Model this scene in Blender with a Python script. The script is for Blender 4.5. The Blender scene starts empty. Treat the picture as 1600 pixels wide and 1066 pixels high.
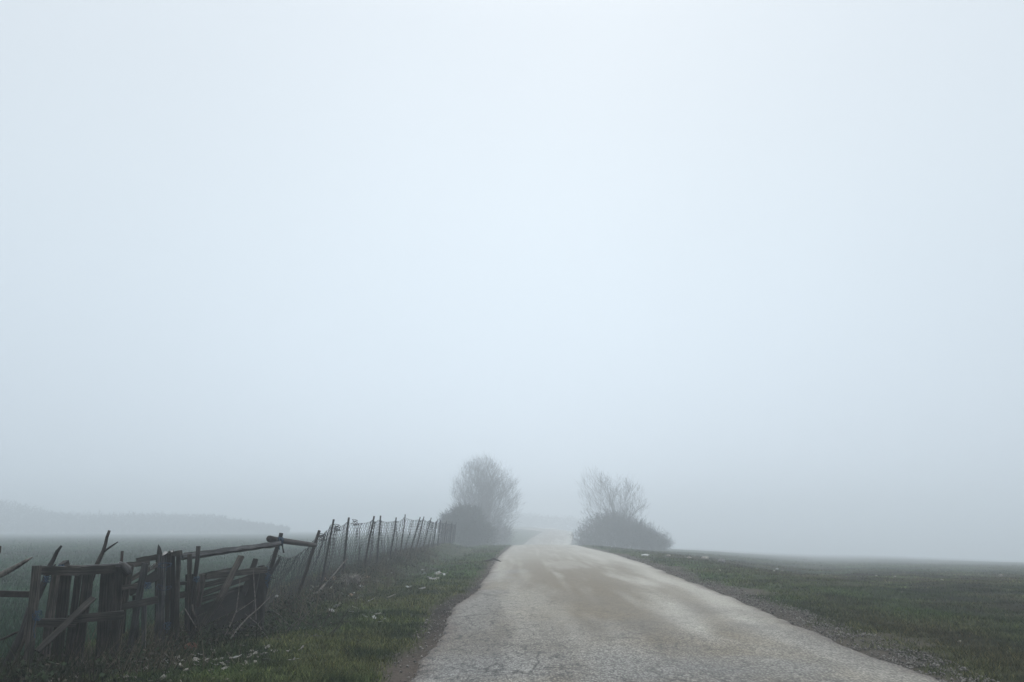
import bpy, math, random
import numpy as np
from mathutils import Vector

S = bpy.context.scene
COL = S.collection
R = math.radians
random.seed(11)
rng = np.random.default_rng(7)

# ------------------------------------------------------------------ camera
EYE, PITCH, FPX = 1.5, R(12.77), 1244.0
cam = bpy.data.cameras.new('camera')
cam.sensor_width = 36.0
cam.lens = 36.0 * FPX / 1600.0
cam.clip_start, cam.clip_end = 0.1, 4000.0
camo = bpy.data.objects.new('camera', cam)
COL.objects.link(camo)
camo.location = (0, 0, EYE)
camo.rotation_euler = (R(90) + PITCH, 0, 0)
S.camera = camo

# ------------------------------------------------------------------ sky and sun (overcast, foggy)
SUN_EL, SUN_AZ = R(38), R(8)
W = bpy.data.worlds.new('World')
S.world = W
W.use_nodes = True
nt = W.node_tree
nt.nodes.clear()
out = nt.nodes.new('ShaderNodeOutputWorld')
bg = nt.nodes.new('ShaderNodeBackground')
bg.inputs['Strength'].default_value = 0.1
sky = nt.nodes.new('ShaderNodeTexSky')
sky.sky_type = 'NISHITA'
sky.sun_disc = False
sky.sun_elevation = SUN_EL
sky.sun_rotation = SUN_AZ
sky.dust_density = 5.0
tc = nt.nodes.new('ShaderNodeTexCoord')
sep = nt.nodes.new('ShaderNodeSeparateXYZ')
ramp = nt.nodes.new('ShaderNodeValToRGB')          # cloud deck: grey at the horizon, bright higher up
cr = ramp.color_ramp
cr.interpolation = 'B_SPLINE'
SKY = [(0.0, (.325, .372, .418)), (.12, (.338, .388, .435)), (.24, (.355, .406, .452)), (.38, (.372, .420, .460)),
       (.56, (.392, .430, .468)), (.66, (.46, .50, .535)), (.82, (1.12, 1.18, 1.22)), (1.0, (1.2, 1.25, 1.28))]
while len(cr.elements) < len(SKY):
    cr.elements.new(0.5)
for e, (p, c) in zip(cr.elements, SKY):
    e.position = p
    e.color = (*c, 1)
nz = nt.nodes.new('ShaderNodeTexNoise')             # broad soft unevenness of the cloud
nz.inputs['Scale'].default_value = 1.6
nz.inputs['Detail'].default_value = 2
mr = nt.nodes.new('ShaderNodeMapRange')
mr.inputs['To Min'].default_value = 18.6
mr.inputs['To Max'].default_value = 21.0
sc = nt.nodes.new('ShaderNodeVectorMath')
sc.operation = 'SCALE'
mix = nt.nodes.new('ShaderNodeMix')
mix.data_type = 'RGBA'
mix.inputs['Factor'].default_value = 0.992
L_ = nt.links.new
L_(tc.outputs['Generated'], sep.inputs[0])
L_(sep.outputs['Z'], ramp.inputs['Fac'])
L_(tc.outputs['Generated'], nz.inputs['Vector'])
L_(nz.outputs['Fac'], mr.inputs['Value'])
L_(ramp.outputs['Color'], sc.inputs[0])

yy_ = nt.nodes.new('ShaderNodeMath')                # the cloud is a little brighter towards the hidden sun
yy_.operation = 'POWER'
mx0 = nt.nodes.new('ShaderNodeMath')
mx0.operation = 'MAXIMUM'
mx0.inputs[1].default_value = 0.0
L_(sep.outputs['Y'], mx0.inputs[0])
L_(mx0.outputs[0], yy_.inputs[0])
yy_.inputs[1].default_value = 7.0
gl_ = nt.nodes.new('ShaderNodeMath')
gl_.operation = 'MULTIPLY_ADD'
gl_.inputs[1].default_value = .24
gl_.inputs[2].default_value = .91
L_(yy_.outputs[0], gl_.inputs[0])
m3 = nt.nodes.new('ShaderNodeMath')
m3.operation = 'MULTIPLY'
L_(mr.outputs['Result'], m3.inputs[0])
L_(gl_.outputs[0], m3.inputs[1])
L_(sky.outputs['Color'], mix.inputs['A'])
L_(m3.outputs[0], sc.inputs['Scale'])
L_(sc.outputs['Vector'], mix.inputs['B'])
L_(mix.outputs['Result'], bg.inputs['Color'])
L_(bg.outputs[0], out.inputs['Surface'])

sun = bpy.data.lights.new('sun', 'SUN')
sun.energy = 0.5
sun.angle = R(25)
sun.color = (1.0, 0.97, 0.93)
suno = bpy.data.objects.new('sun', sun)
COL.objects.link(suno)
suno.rotation_euler = (Vector((math.sin(SUN_AZ) * math.cos(SUN_EL), math.cos(SUN_AZ) * math.cos(SUN_EL), math.sin(SUN_EL)))
                       .to_track_quat('Z', 'Y').to_euler())
suno.location = (0, 0, 60)

S.view_settings.view_transform = 'Standard'
S.view_settings.look = 'None'
S.view_settings.exposure = 0.0
S.view_settings.gamma = 1.0
S.render.engine = 'CYCLES'
S.cycles.volume_bounces = 3
S.cycles.max_bounces = 8
S.cycles.use_denoising = True
S.cycles.volume_step_rate = 1.0
FOG = 0.0059


# ------------------------------------------------------------------ noise and terrain
_T = np.random.default_rng(3).random((256, 256))


def vn(x, y, s=0):
    x = np.asarray(x, float) + s * 17.3
    y = np.asarray(y, float) + s * 31.7
    xi, yi = np.floor(x).astype(int), np.floor(y).astype(int)
    fx, fy = x - xi, y - yi
    fx, fy = fx * fx * (3 - 2 * fx), fy * fy * (3 - 2 * fy)
    a, b = _T[xi & 255, yi & 255], _T[(xi + 1) & 255, yi & 255]
    c, d = _T[xi & 255, (yi + 1) & 255], _T[(xi + 1) & 255, (yi + 1) & 255]
    return (a * (1 - fx) + b * fx) * (1 - fy) + (c * (1 - fx) + d * fx) * fy


def fbm(x, y, s=0, o=4):
    t, a, n = 0, .5, 0
    for i in range(o):
        t = t + a * vn(np.asarray(x) * 2 ** i, np.asarray(y) * 2 ** i, s + i)
        n += a
        a *= .5
    return t / n


def sst(a, b, x):
    t = np.clip((np.asarray(x, float) - a) / (b - a), 0, 1)
    return t * t * (3 - 2 * t)


_yy = np.arange(-60, 900, .5)


def smooth_table(xs, zs, k):
    v = np.interp(_yy, xs, zs)
    ker = np.hanning(k)
    return np.convolve(np.pad(v, k // 2, mode='edge'), ker / ker.sum(), 'same')[k // 2:-(k // 2)]


_L = smooth_table([0, 20, 30, 40, 60, 74, 84, 100, 120, 140, 160, 200, 235, 400], [0, 0, -.05, -.17, -.42, -.60, -1.1, -2.0, -2.5, -2.25, -1.72, -.92, -.6, -.6], 13)
_B = smooth_table([0, 10, 17, 21, 26, 30, 36, 44, 51, 57, 63, 75, 100, 140, 200, 300], [0, 0, .02, .12, .12, .21, .2, .14, .16, -.18, -.50, -1.0, -2.0, -2.5, -1.1, -1.5], 9)
_F = smooth_table([0, 20, 60, 120, 300, 900], [-.12, -.12, -.45, -1.05, -2.8, -8.6], 21)
_S = smooth_table([0, 16, 24, 30, 40, 60, 110, 300, 720], [0, .0, .18, .48, .92, 1.80, 3.85, 11.0, 26.5], 11)
_EL = ([-60, 5, 8.2, 9.8, 15.4, 18.2, 24, 40, 60, 75, 100, 130, 160, 200, 240, 270], [-1.0, -1.0, -1.03, -1.0, -1.08, -.82, -.75, -.7, -.33, 0, .6, 1.2, 3.6, 7.6, 2.0, -12])
_ER = ([-60, 5, 8.2, 9.6, 12.3, 16.8, 23.7, 33.4, 46, 58, 71, 100, 130, 160, 200, 240, 270], [4.08, 4.08, 4.14, 4.16, 4.22, 4.5, 4.69, 5.17, 5.6, 5.68, 5.9, 7.6, 9.2, 12.0, 14.8, 12.0, -2])


def tab(t, y):
    return np.interp(y, _yy, t)


def eL(y):
    return np.interp(y, *_EL)


def eR(y):
    return np.interp(y, *_ER)


def H(x, y, micro=True):
    """height of the ground"""
    x = np.asarray(x, float)
    y = np.asarray(y, float)
    l, b, f = tab(_L, y), tab(_B, y), tab(_F, y)
    wb = sst(-2.6, -4.0, x)
    z = l * (1 - wb) + b * wb
    ditch = .10 * np.exp(-((x + 3.0) / .55) ** 2) * sst(18, 24, y) * (1 - sst(45, 55, y))
    z = z - ditch
    wf = sst(-4.6, -6.4, x)
    z = z * (1 - wf) + f * wf
    # right side: low verge bank, lower pasture beyond, then a crest falling away
    wr = sst(8.3, 10.2, x + 1.2 * (fbm(x * .15, y * .12, 5) - .5) * 2) * sst(20, 30, y)
    z = z + wr * (-.12) * (1 - sst(60, 90, y))
    flat = sst(6.0, 11 + np.maximum(y - 30, 0) * .10, x)
    t = x / np.maximum(y, 1)
    drop = tab(_S, y)
    a = np.interp(y, [30, 40, 60, 110, 300], [.20, .28, .48, .60, .77])
    b = np.interp(y, [40, 110, 300], [1.09, 1.09, 1.2])
    u1, u2 = sst(.16, .40, t), sst(.40, .66, t)
    zr = -drop * ((a + (1 - a) * u1) * (1 - u2) + b * u2) - .02 + .14 * (fbm(x * .05, y * .05, 9) - .5) * sst(25, 60, y)
    z = z * (1 - flat) + zr * flat
    if micro:
        road = sst(-.25, .1, x - eL(y)) * sst(-.25, .1, eR(y) - x)
        far = 1 - sst(60, 140, y)
        m = (fbm(x * 1.1, y * 1.1, 1) - .5) * .09 + (fbm(x * 4.2, y * 4.2, 2, 3) - .5) * .045
        rr = sst(5.5, 9, x) * ((fbm(x * .5, y * .8, 4) - .5) * .18 + (fbm(x * 1.4, y * 1.4, 7) - .5) * .10)
        lb = np.exp(-((x + 3.9) / 1.0) ** 2) * ((fbm(x * .9, y * .9, 6) - .5) * .22)
        z = z + (m + rr + lb) * (1 - road) * far - .02 * road
    return z


def ray(px, py):
    u, v = (px - 800) / FPX, (533 - py) / FPX
    return Vector((u, math.cos(PITCH) - v * math.sin(PITCH), math.sin(PITCH) + v * math.cos(PITCH)))


def at(px, py, Y):
    d = ray(px, py)
    return Vector((0, 0, EYE)) + d * (Y / d.y)


def gnd(px, py):
    d = ray(px, py)
    t = np.geomspace(5.0, 320, 1400)
    below = EYE + d.z * t < H(d.x * t, d.y * t)
    k = int(np.argmax(below)) if below.any() else len(t) - 1
    return Vector((0, 0, EYE)) + d * float(t[k])


def hz(x, y):
    return float(H(x, y))


# ------------------------------------------------------------------ materials
def mat(name, base, rough=.85, scale=6.0, var=.35, bump=.0, attr=None, uvgrain=False, tint=None, spec=.3):
    m = bpy.data.materials.new(name)
    m.use_nodes = True
    n, l = m.node_tree.nodes, m.node_tree.links
    b = n['Principled BSDF']
    b.inputs['Roughness'].default_value = rough
    b.inputs['Specular IOR Level'].default_value = spec
    t = n.new('ShaderNodeTexCoord')
    no = n.new('ShaderNodeTexNoise')
    no.inputs['Scale'].default_value = scale
    no.inputs['Detail'].default_value = 6
    no.inputs['Roughness'].default_value = .65
    if uvgrain:
        mp = n.new('ShaderNodeMapping')
        mp.inputs['Scale'].default_value = (1.5, 45, 1)
        l.new(t.outputs['UV'], mp.inputs[0])
        l.new(mp.outputs[0], no.inputs['Vector'])
        no.inputs['Scale'].default_value = 1.6
        n2 = n.new('ShaderNodeTexNoise')
        n2.inputs['Scale'].default_value = 5
        n2.inputs['Detail'].default_value = 4
        l.new(t.outputs['Object'], n2.inputs['Vector'])
    else:
        l.new(t.outputs['Object'], no.inputs['Vector'])
    r = n.new('ShaderNodeValToRGB')
    lo = tuple(c * (1 - var) for c in base)
    hi = tuple(min(1, c * (1 + var)) for c in (tint or base))
    r.color_ramp.elements[0].position = .38
    r.color_ramp.elements[1].position = .62
    r.color_ramp.elements[0].color = (*lo, 1)
    r.color_ramp.elements[1].color = (*hi, 1)
    l.new(no.outputs['Fac'], r.inputs[0])
    src = r.outputs[0]
    if uvgrain:
        mx = n.new('ShaderNodeMix')
        mx.data_type = 'RGBA'
        mx.blend_type = 'MULTIPLY'
        mx.inputs['Factor'].default_value = .8
        r2 = n.new('ShaderNodeValToRGB')
        r2.color_ramp.elements[0].position = .35
        r2.color_ramp.elements[1].position = .65
        r2.color_ramp.elements[0].color = (.35, .36, .36, 1)
        r2.color_ramp.elements[1].color = (1.3, 1.25, 1.2, 1)
        l.new(n2.outputs['Fac'], r2.inputs[0])
        l.new(src, mx.inputs['A'])
        l.new(r2.outputs[0], mx.inputs['B'])
        src = mx.outputs['Result']
    if uvgrain:                                     # every board weathers differently
        oi = n.new('ShaderNodeObjectInfo')
        vr = n.new('ShaderNodeMapRange')
        vr.inputs['To Min'].default_value = .55
        vr.inputs['To Max'].default_value = 1.45
        l.new(oi.outputs['Random'], vr.inputs['Value'])
        vs = n.new('ShaderNodeVectorMath')
        vs.operation = 'SCALE'
        l.new(src, vs.inputs[0])
        l.new(vr.outputs['Result'], vs.inputs['Scale'])
        src = vs.outputs['Vector']
    if attr:
        a = n.new('ShaderNodeAttribute')
        a.attribute_name = attr
        mx = n.new('ShaderNodeMix')
        mx.data_type = 'RGBA'
        mx.blend_type = 'MULTIPLY'
        mx.inputs['Factor'].default_value = 1
        l.new(a.outputs['Color'], mx.inputs['A'])
        l.new(src, mx.inputs['B'])
        src = mx.outputs['Result']
    l.new(src, b.inputs['Base Color'])
    if bump:
        bp = n.new('ShaderNodeBump')
        bp.inputs['Strength'].default_value = 1
        bp.inputs['Distance'].default_value = bump
        l.new(no.outputs['Fac'], bp.inputs['Height'])
        l.new(bp.outputs[0], b.inputs['Normal'])
    return m


M = {
    'wood': mat('weathered_wood', (.017, .0145, .0125), .8, var=.6, uvgrain=True, bump=.002, tint=(.034, .031, .028)),
    'greywood': mat('grey_wood', (.036, .036, .037), .75, var=.6, uvgrain=True, bump=.002, tint=(.062, .065, .069)),
    'darkwood': mat('dark_wet_wood', (.008, .007, .0065), .7, var=.5, uvgrain=True, bump=.002),
    'bark': mat('bark', (.028, .024, .021), .9, 25, .5, bump=.004),
    'paleb': mat('pale_stripped_branch', (.085, .078, .07), .8, 20, .5, bump=.003),
    'rust': mat('rusty_steel', (.016, .011, .009), .8, 18, .5, bump=.001),
    'wire': mat('galvanised_wire', (.016, .018, .02), .6, 10, .4),
    'twine': mat('blue_twine', (.012, .035, .065), .7, 30, .4),
    'cloth': mat('pale_cloth', (.24, .24, .235), .9, 18, .3, bump=.002),
    'stone': mat('pale_stone', (.22, .205, .18), .9, 14, .35, bump=.006),
    'pinkstone': mat('pinkish_stone', (.30, .2, .16), .9, 14, .3, bump=.006),
    'darkstone': mat('grey_stone', (.13, .125, .12), .9, 14, .35, bump=.006),
    'white': mat('white_plastic', (.36, .37, .37), .5, 12, .12, bump=.002),
    'scrap': mat('pale_litter', (.22, .21, .19), .8, 30, .4),
    'brick': mat('red_brick', (.11, .045, .03), .9, 20, .4, bump=.004),
    'twig': mat('bare_twigs', (.030, .034, .038), .9, 8, .35),
    'leafdark': mat('bramble_leaf', (.022, .026, .024), .8, 8, .4),
    'tint': mat('plant_tint', (1, 1, 1), .8, 9, .18, attr='col', spec=.15),
    'gravel': mat('gravel', (1, 1, 1), .9, 60, .3, attr='col'),
}


# ------------------------------------------------------------------ mesh building
def tag(o, label=None, cat=None, group=None, kind=None):
    for k, v in (('label', label), ('category', cat), ('group', group), ('kind', kind)):
        if v:
            o[k] = v
    return o


class MB:
    def __init__(s):
        s.v, s.f, s.uv = [], [], []

    def ring_tube(s, pts, rad, n=6, jit=0.0, cap=True):
        pts = [Vector(p) for p in pts]
        if not hasattr(rad, '__len__'):
            rad = [rad] * len(pts)
        b0 = len(s.v)
        ax = (pts[-1] - pts[0]).normalized()
        ref = Vector((0, 0, 1)) if abs(ax.z) < .8 else Vector((1, 0, 0))
        ln = 0
        for i, p in enumerate(pts):
            d = (pts[min(i + 1, len(pts) - 1)] - pts[max(i - 1, 0)]).normalized()
            a = d.cross(ref).normalized()
            c = d.cross(a)
            if i:
                ln += (p - pts[i - 1]).length
            for k in range(n):
                th = 2 * math.pi * k / n
                r = rad[i] * (1 + jit * (random.random() - .5) * 2)
                s.v.append(p + a * (math.cos(th) * r) + c * (math.sin(th) * r))
                s.uv.append((ln, k / n * .2))
        for i in range(len(pts) - 1):
            for k in range(n):
                k2 = (k + 1) % n
                s.f.append((b0 + i * n + k, b0 + i * n + k2, b0 + (i + 1) * n + k2, b0 + (i + 1) * n + k))
        if cap:
            s.f.append(tuple(b0 + k for k in reversed(range(n))))
            e = b0 + (len(pts) - 1) * n
            s.f.append(tuple(e + k for k in range(n)))
        return s

    def plank(s, A, B, w, t, yaw=0.0, bow=0.0, seg=7, rough=.0025, taper=1.0, view=None, cut=0.0):
        """a board from A to B, w wide, t thick, its broad face turned towards -Y (or along view)"""
        A, B = Vector(A), Vector(B)
        ax = (B - A).normalized()
        n = Vector(view) if view else Vector((math.sin(yaw), -math.cos(yaw), 0))
        n = (n - ax * n.dot(ax)).normalized()
        sd = ax.cross(n).normalized()
        b0 = len(s.v)
        le = (B - A).length
        prof = [(-.5, -.5), (.5, -.5), (.5, .5), (-.5, .5)]
        ph = random.random() * 6
        for i in range(seg + 1):
            k = i / seg
            c = A + (B - A) * k + n * (bow * math.sin(k * math.pi)) + sd * (bow * .4 * math.sin(k * 2.7 + ph))
            ww = w * (1 + (taper - 1) * k)
            off = random.uniform(.1, 1) * rough
            for (pu, pv) in prof:
                e = cut * (pu + .5) * w if i == seg else 0
                j = rough * 1.5
                s.v.append(c - ax * e + sd * (pu * ww + random.uniform(-j, j)) + n * (pv * t + random.uniform(-j, j) * .6 + off * 0))
                s.uv.append((k * le + ph, pu * ww + pv * t + ph))
        for i in range(seg):
            for k in range(4):
                k2 = (k + 1) % 4
                s.f.append((b0 + i * 4 + k, b0 + i * 4 + k2, b0 + (i + 1) * 4 + k2, b0 + (i + 1) * 4 + k))
        s.f.append((b0 + 3, b0 + 2, b0 + 1, b0))
        e = b0 + seg * 4
        s.f.append((e, e + 1, e + 2, e + 3))
        return s

    def build(s, name, m, parent=None, origin=None, smooth=False):
        if parent is not None:
            o0 = Vector(parent['_o']) if '_o' in parent.keys() else parent.location.copy()
        elif origin is not None:
            o0 = Vector(origin)
        else:
            lo = Vector([min(v[i] for v in s.v) for i in range(3)])
            hi = Vector([max(v[i] for v in s.v) for i in range(3)])
            o0 = Vector(((lo.x + hi.x) / 2, (lo.y + hi.y) / 2, lo.z))
        me = bpy.data.meshes.new(name)
        me.from_pydata([Vector(v) - o0 for v in s.v], [], s.f)
        if s.uv:
            u = me.uv_layers.new(name='UVMap')
            arr = np.array(s.uv, np.float32)
            li = np.empty(len(me.loops), np.int32)
            me.loops.foreach_get('vertex_index', li)
            u.data.foreach_set('uv', arr[li].ravel())
        if smooth:
            me.polygons.foreach_set('use_smooth', [True] * len(me.polygons))
        me.materials.append(m)
        me.update()
        o = bpy.data.objects.new(name, me)
        COL.objects.link(o)
        if parent is not None:
            o.parent = parent
        else:
            o.location = o0
        return o


def empty(name, loc, label, cat, group=None):
    o = bpy.data.objects.new(name, None)
    COL.objects.link(o)
    o.location = loc
    o.empty_display_size = .2
    return tag(o, label, cat, group)


def npmesh(name, V, F, m, col=None, parent=None, origin=(0, 0, 0), smooth=False):
    k = F.shape[1]
    me = bpy.data.meshes.new(name)
    me.vertices.add(len(V))
    me.vertices.foreach_set('co', (V - np.array(origin)).astype(np.float32).ravel())
    me.loops.add(F.size)
    me.loops.foreach_set('vertex_index', F.astype(np.int32).ravel())
    me.polygons.add(len(F))
    me.polygons.foreach_set('loop_start', np.arange(0, F.size, k, dtype=np.int32))
    me.polygons.foreach_set('loop_total', np.full(len(F), k, np.int32))
    if smooth:
        me.polygons.foreach_set('use_smooth', np.ones(len(F), bool))
    me.update(calc_edges=True)
    me.validate()
    if col is not None:
        a = me.color_attributes.new('col', 'FLOAT_COLOR', 'POINT')
        c4 = np.ones((len(V), 4), np.float32)
        c4[:, :3] = col
        a.data.foreach_set('color', c4.ravel())
    me.materials.append(m)
    o = bpy.data.objects.new(name, me)
    COL.objects.link(o)
    o.location = origin if parent is None else (0, 0, 0)
    if parent is not None:
        o.parent = parent
    return o


def grid_faces(nr, nc):
    i = np.arange(nr - 1)[:, None] * nc + np.arange(nc - 1)[None]
    return np.stack([i, i + 1, i + nc + 1, i + nc], -1).reshape(-1, 4)


# ------------------------------------------------------------------ ground
def spaced(a, b, f):
    o = [a]
    while o[-1] < b:
        o.append(o[-1] + f(o[-1]))
    return np.array(o)


ys = np.concatenate([np.arange(-30, 4, 1.0), spaced(4, 700, lambda y: max(.07, y * .009))])
xr = spaced(0, 420, lambda x: .085 if x < 6 else .085 + (x - 6) * .045)
xs = np.concatenate([-xr[::-1], xr[1:]]) + .5
X, Y = np.meshgrid(xs, ys)
Z = H(X, Y)


def grassness(x, y):
    """1 on turf, 0 on bare shoulder"""
    n = (fbm(x * .9, y * .5, 21) - .5) * .9 + (fbm(x * 3.5, y * 2, 22, 3) - .5) * .45
    wl = np.interp(y, [5, 8, 12, 20, 30, 60], [.22, .22, .28, .22, .12, .08])
    wr = np.interp(y, [5, 8, 12, 15, 20, 28, 60], [.5, .55, .75, .9, .9, .8, .4])
    gl = sst(-.16, .3, eL(y) - x - wl + n * .45)
    gr = sst(-.35, .45, x - eR(y) - wr * .68 + n * 1.5)
    return np.where(x < (eL(y) + eR(y)) / 2, gl, gr)


def gcol(x, y):
    """turf colour: patchy green and brown, by zone"""
    a = fbm(x * .35, y * .35, 31)
    b = fbm(x * 1.6, y * 1.2, 32)
    c = fbm(x * .12, y * .2, 33)
    d = fbm(x * 2.6, y * 2.2, 36)
    green = np.array([.050, .096, .026])
    dark = np.array([.014, .026, .012])
    olive = np.array([.076, .088, .034])
    brown = np.array([.046, .038, .022])
    cool = np.array([.034, .062, .036])
    t = np.clip((a - .35) * 3, 0, 1)[..., None]
    col = green * (1 - t) + olive * t
    t = np.clip((b - .42) * 4, 0, 1)[..., None]
    col = col * (1 - t * .75) + dark * t * .75
    rz = sst(6, 10, x)[..., None]
    t = (np.clip((c - .35) * 2.5, 0, 1)[..., None])
    rc = cool * t * 1.5 + brown * (1 - t) * 1.45
    t2 = np.clip((d - .42) * 4, 0, 1)[..., None]
    rc = rc * (1 - t2 * .7) + np.array([.074, .112, .038]) * t2 * .7
    col = col * (1 - rz * .7) + rc * rz * .7
    lum = np.clip((fbm(x * 1.0, y * .8, 37) - .32) * 3.6, .28, 2.2)[..., None]
    st_ = np.clip((fbm(x * .45, y * .6, 38) - .54) * 6, 0, 1)[..., None]
    rc = rc * lum
    rc = rc * (1 - st_ * .6) + np.array([.090, .086, .050]) * st_ * .6
    col = col * (1 - rz * .85) + rc * rz * .85
    # strip of brown sedge along the right shoulder
    e = (np.exp(-((x - eR(y) - 1.5) / .8) ** 2) * (x > eR(y)) * sst(26, 12, y))[..., None]
    col = col * (1 - e * .6) + np.array([.050, .042, .022]) * e * .6
    # foot of the fence: dead leaves and dark soil
    f = (np.exp(-((x + 4.3) / .75) ** 2) * (fbm(x * 1.3, y * 1.3, 34) > .42) * sst(60, 40, y))[..., None]
    col = col * (1 - f * .75) + np.array([.030, .025, .020]) * f * .75
    # mossy bank right of the fence: cooler green, its lit paleness painted in
    k = (np.exp(-((x + 3.3) / 1.0) ** 2) * sst(18, 28, y))[..., None]
    col = col * (1 - k * .5) + np.array([.085, .105, .078]) * k * .5
    lf = sst(-5.4, -6.2, x)[..., None]
    s = (fbm(x * .5, y * .15, 35))[..., None]
    col = col * (1 - lf) + (np.array([.024, .056, .031]) * (.35 + 1.3 * s)) * lf
    return col


g = grassness(X, Y)[..., None]
dirt = np.array([.075, .062, .052]) * (.65 + .7 * fbm(X * 2.2, Y * 2.2, 41))[..., None]
mud = (sst(.35, .05, np.abs(X - eL(Y) + .18)) * sst(26, 17, Y) * sst(8, 14, Y) * (.5 + fbm(X, Y * .4, 43)))[..., None]
dirt = dirt * (1 - .6 * np.clip(mud, 0, 1))
grey = (X > 2)[..., None] * 1.0
dirt = dirt * (1 - grey) + np.array([.082, .072, .060]) * (.6 + .8 * fbm(X * 3, Y * 3, 42))[..., None] * grey
turf = gcol(X, Y) * .70
C = turf * g + dirt * (1 - g)
V = np.stack([X, Y, Z], -1).reshape(-1, 3)
gm = mat('ground_soil_and_turf', (1, 1, 1), .95, 22, .5, bump=.012, attr='col', spec=.1)
ground = npmesh('ground', V, grid_faces(len(ys), len(xs)), gm, C.reshape(-1, 3), smooth=True)
tag(ground, kind='structure')


# ------------------------------------------------------------------ road
def road_material():
    m = bpy.data.materials.new('worn_asphalt')
    m.use_nodes = True
    n, l = m.node_tree.nodes, m.node_tree.links
    b = n['Principled BSDF']
    b.inputs['Roughness'].default_value = .75
    b.inputs['Specular IOR Level'].default_value = .35
    t = n.new('ShaderNodeTexCoord')
    a = n.new('ShaderNodeAttribute')
    a.attribute_name = 'col'

    def noise(scale, detail=3, rough=.6, vec=None):
        k = n.new('ShaderNodeTexNoise')
        k.inputs['Scale'].default_value = scale
        k.inputs['Detail'].default_value = detail
        k.inputs['Roughness'].default_value = rough
        l.new(vec or t.outputs['Object'], k.inputs['Vector'])
        return k

    def ramp(src, p0, c0, p1, c1):
        r = n.new('ShaderNodeValToRGB')
        r.color_ramp.elements[0].position, r.color_ramp.elements[1].position = p0, p1
        r.color_ramp.elements[0].color = (c0, c0, c0, 1)
        r.color_ramp.elements[1].color = (c1, c1, c1, 1)
        l.new(src, r.inputs[0])
        return r.outputs[0]

    def mul(x, y, f=1.0, mode='MULTIPLY'):
        k = n.new('ShaderNodeMix')
        k.data_type = 'RGBA'
        k.blend_type = mode
        k.inputs['Factor'].default_value = f
        l.new(x, k.inputs['A'])
        l.new(y, k.inputs['B'])
        return k.outputs['Result']
    # aggregate: pale chips and dark binder, pits coloured darker to stand for relief shade
    mp = n.new('ShaderNodeMapping')                 # stretched along the road so the painted grain reads as shaded relief
    mp.inputs['Scale'].default_value = (1, .45, 1)
    l.new(t.outputs['Object'], mp.inputs[0])
    vo = n.new('ShaderNodeTexVoronoi')
    vo.inputs['Scale'].default_value = 52
    l.new(mp.outputs[0], vo.inputs['Vector'])
    pits = ramp(vo.outputs['Distance'], .30, 1.12, .75, .48)
    chips = n.new('ShaderNodeSeparateColor')
    l.new(vo.outputs['Color'], chips.inputs[0])
    chipv = ramp(chips.outputs[0], 0, .60, 1, 1.30)
    agg = mul(pits, chipv)
    fine = ramp(noise(95, 4, .7).outputs['Fac'], .32, .6, .68, 1.35)
    rg = n.new('ShaderNodeAttribute')
    rg.attribute_name = 'coarse'
    mx = n.new('ShaderNodeMix')
    mx.data_type = 'RGBA'
    mx.inputs['A'].default_value = (.86, .86, .86, 1)
    l.new(rg.outputs['Fac'], mx.inputs['Factor'])
    l.new(agg, mx.inputs['B'])
    src = mul(mul(a.outputs['Color'], mx.outputs['Result']), fine, .55)
    mid = ramp(noise(9, 5, .7).outputs['Fac'], .3, .82, .7, 1.14)
    src = mul(src, mid)
    # crocodile cracks, where the crack mask is high
    dis = noise(3.0, 4)
    mv = n.new('ShaderNodeVectorMath')
    mv.operation = 'MULTIPLY_ADD'
    l.new(dis.outputs['Color'], mv.inputs[0])
    mv.inputs[1].default_value = (.30, .45, 0)
    mp2 = n.new('ShaderNodeMapping')
    mp2.inputs['Scale'].default_value = (1, .42, 1)
    l.new(t.outputs['Object'], mp2.inputs[0])
    l.new(mp2.outputs[0], mv.inputs[2])
    ck = n.new('ShaderNodeAttribute')
    ck.attribute_name = 'crack'
    last = src
    hsum = None
    for sc_, w_ in ((2.8, .030), (7.0, .05)):
        cv = n.new('ShaderNodeTexVoronoi')
        cv.feature = 'DISTANCE_TO_EDGE'
        cv.inputs['Scale'].default_value = sc_
        l.new(mv.outputs[0], cv.inputs['Vector'])
        nn = noise(2.1 * sc_ / 2, 3)
        thr = n.new('ShaderNodeMath')
        thr.operation = 'MULTIPLY'
        thr.inputs[1].default_value = w_ * 2.9
        l.new(nn.outputs['Fac'], thr.inputs[0])
        lt = n.new('ShaderNodeMapRange')
        lt.inputs['From Min'].default_value = 0
        lt.inputs['To Min'].default_value = 1
        lt.inputs['To Max'].default_value = 0
        l.new(thr.outputs[0], lt.inputs['From Max'])
        l.new(cv.outputs['Distance'], lt.inputs['Value'])
        br = n.new('ShaderNodeMath')
        br.operation = 'MULTIPLY'
        l.new(lt.outputs[0], br.inputs[0])
        l.new(ck.outputs['Fac'], br.inputs[1])
        gate = n.new('ShaderNodeMapRange')
        gate.inputs['From Min'].default_value = .44
        gate.inputs['From Max'].default_value = .56
        l.new(noise(1.7 * sc_ / 2.6, 3).outputs['Fac'], gate.inputs['Value'])
        b2 = n.new('ShaderNodeMath')
        b2.operation = 'MULTIPLY'
        l.new(br.outputs[0], b2.inputs[0])
        l.new(gate.outputs[0], b2.inputs[1])
        k = n.new('ShaderNodeMix')
        k.data_type = 'RGBA'
        l.new(b2.outputs[0], k.inputs['Factor'])
        l.new(last, k.inputs['A'])
        k.inputs['B'].default_value = (.012, .012, .012, 1)
        last = k.outputs['Result']
        hsum = b2.outputs[0]
    l.new(last, b.inputs['Base Color'])
    bp = n.new('ShaderNodeBump')
    bp.inputs['Strength'].default_value = 1
    bp.inputs['Distance'].default_value = .006
    l.new(agg, bp.inputs['Height'])
    l.new(bp.outputs[0], b.inputs['Normal'])
    return m


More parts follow.
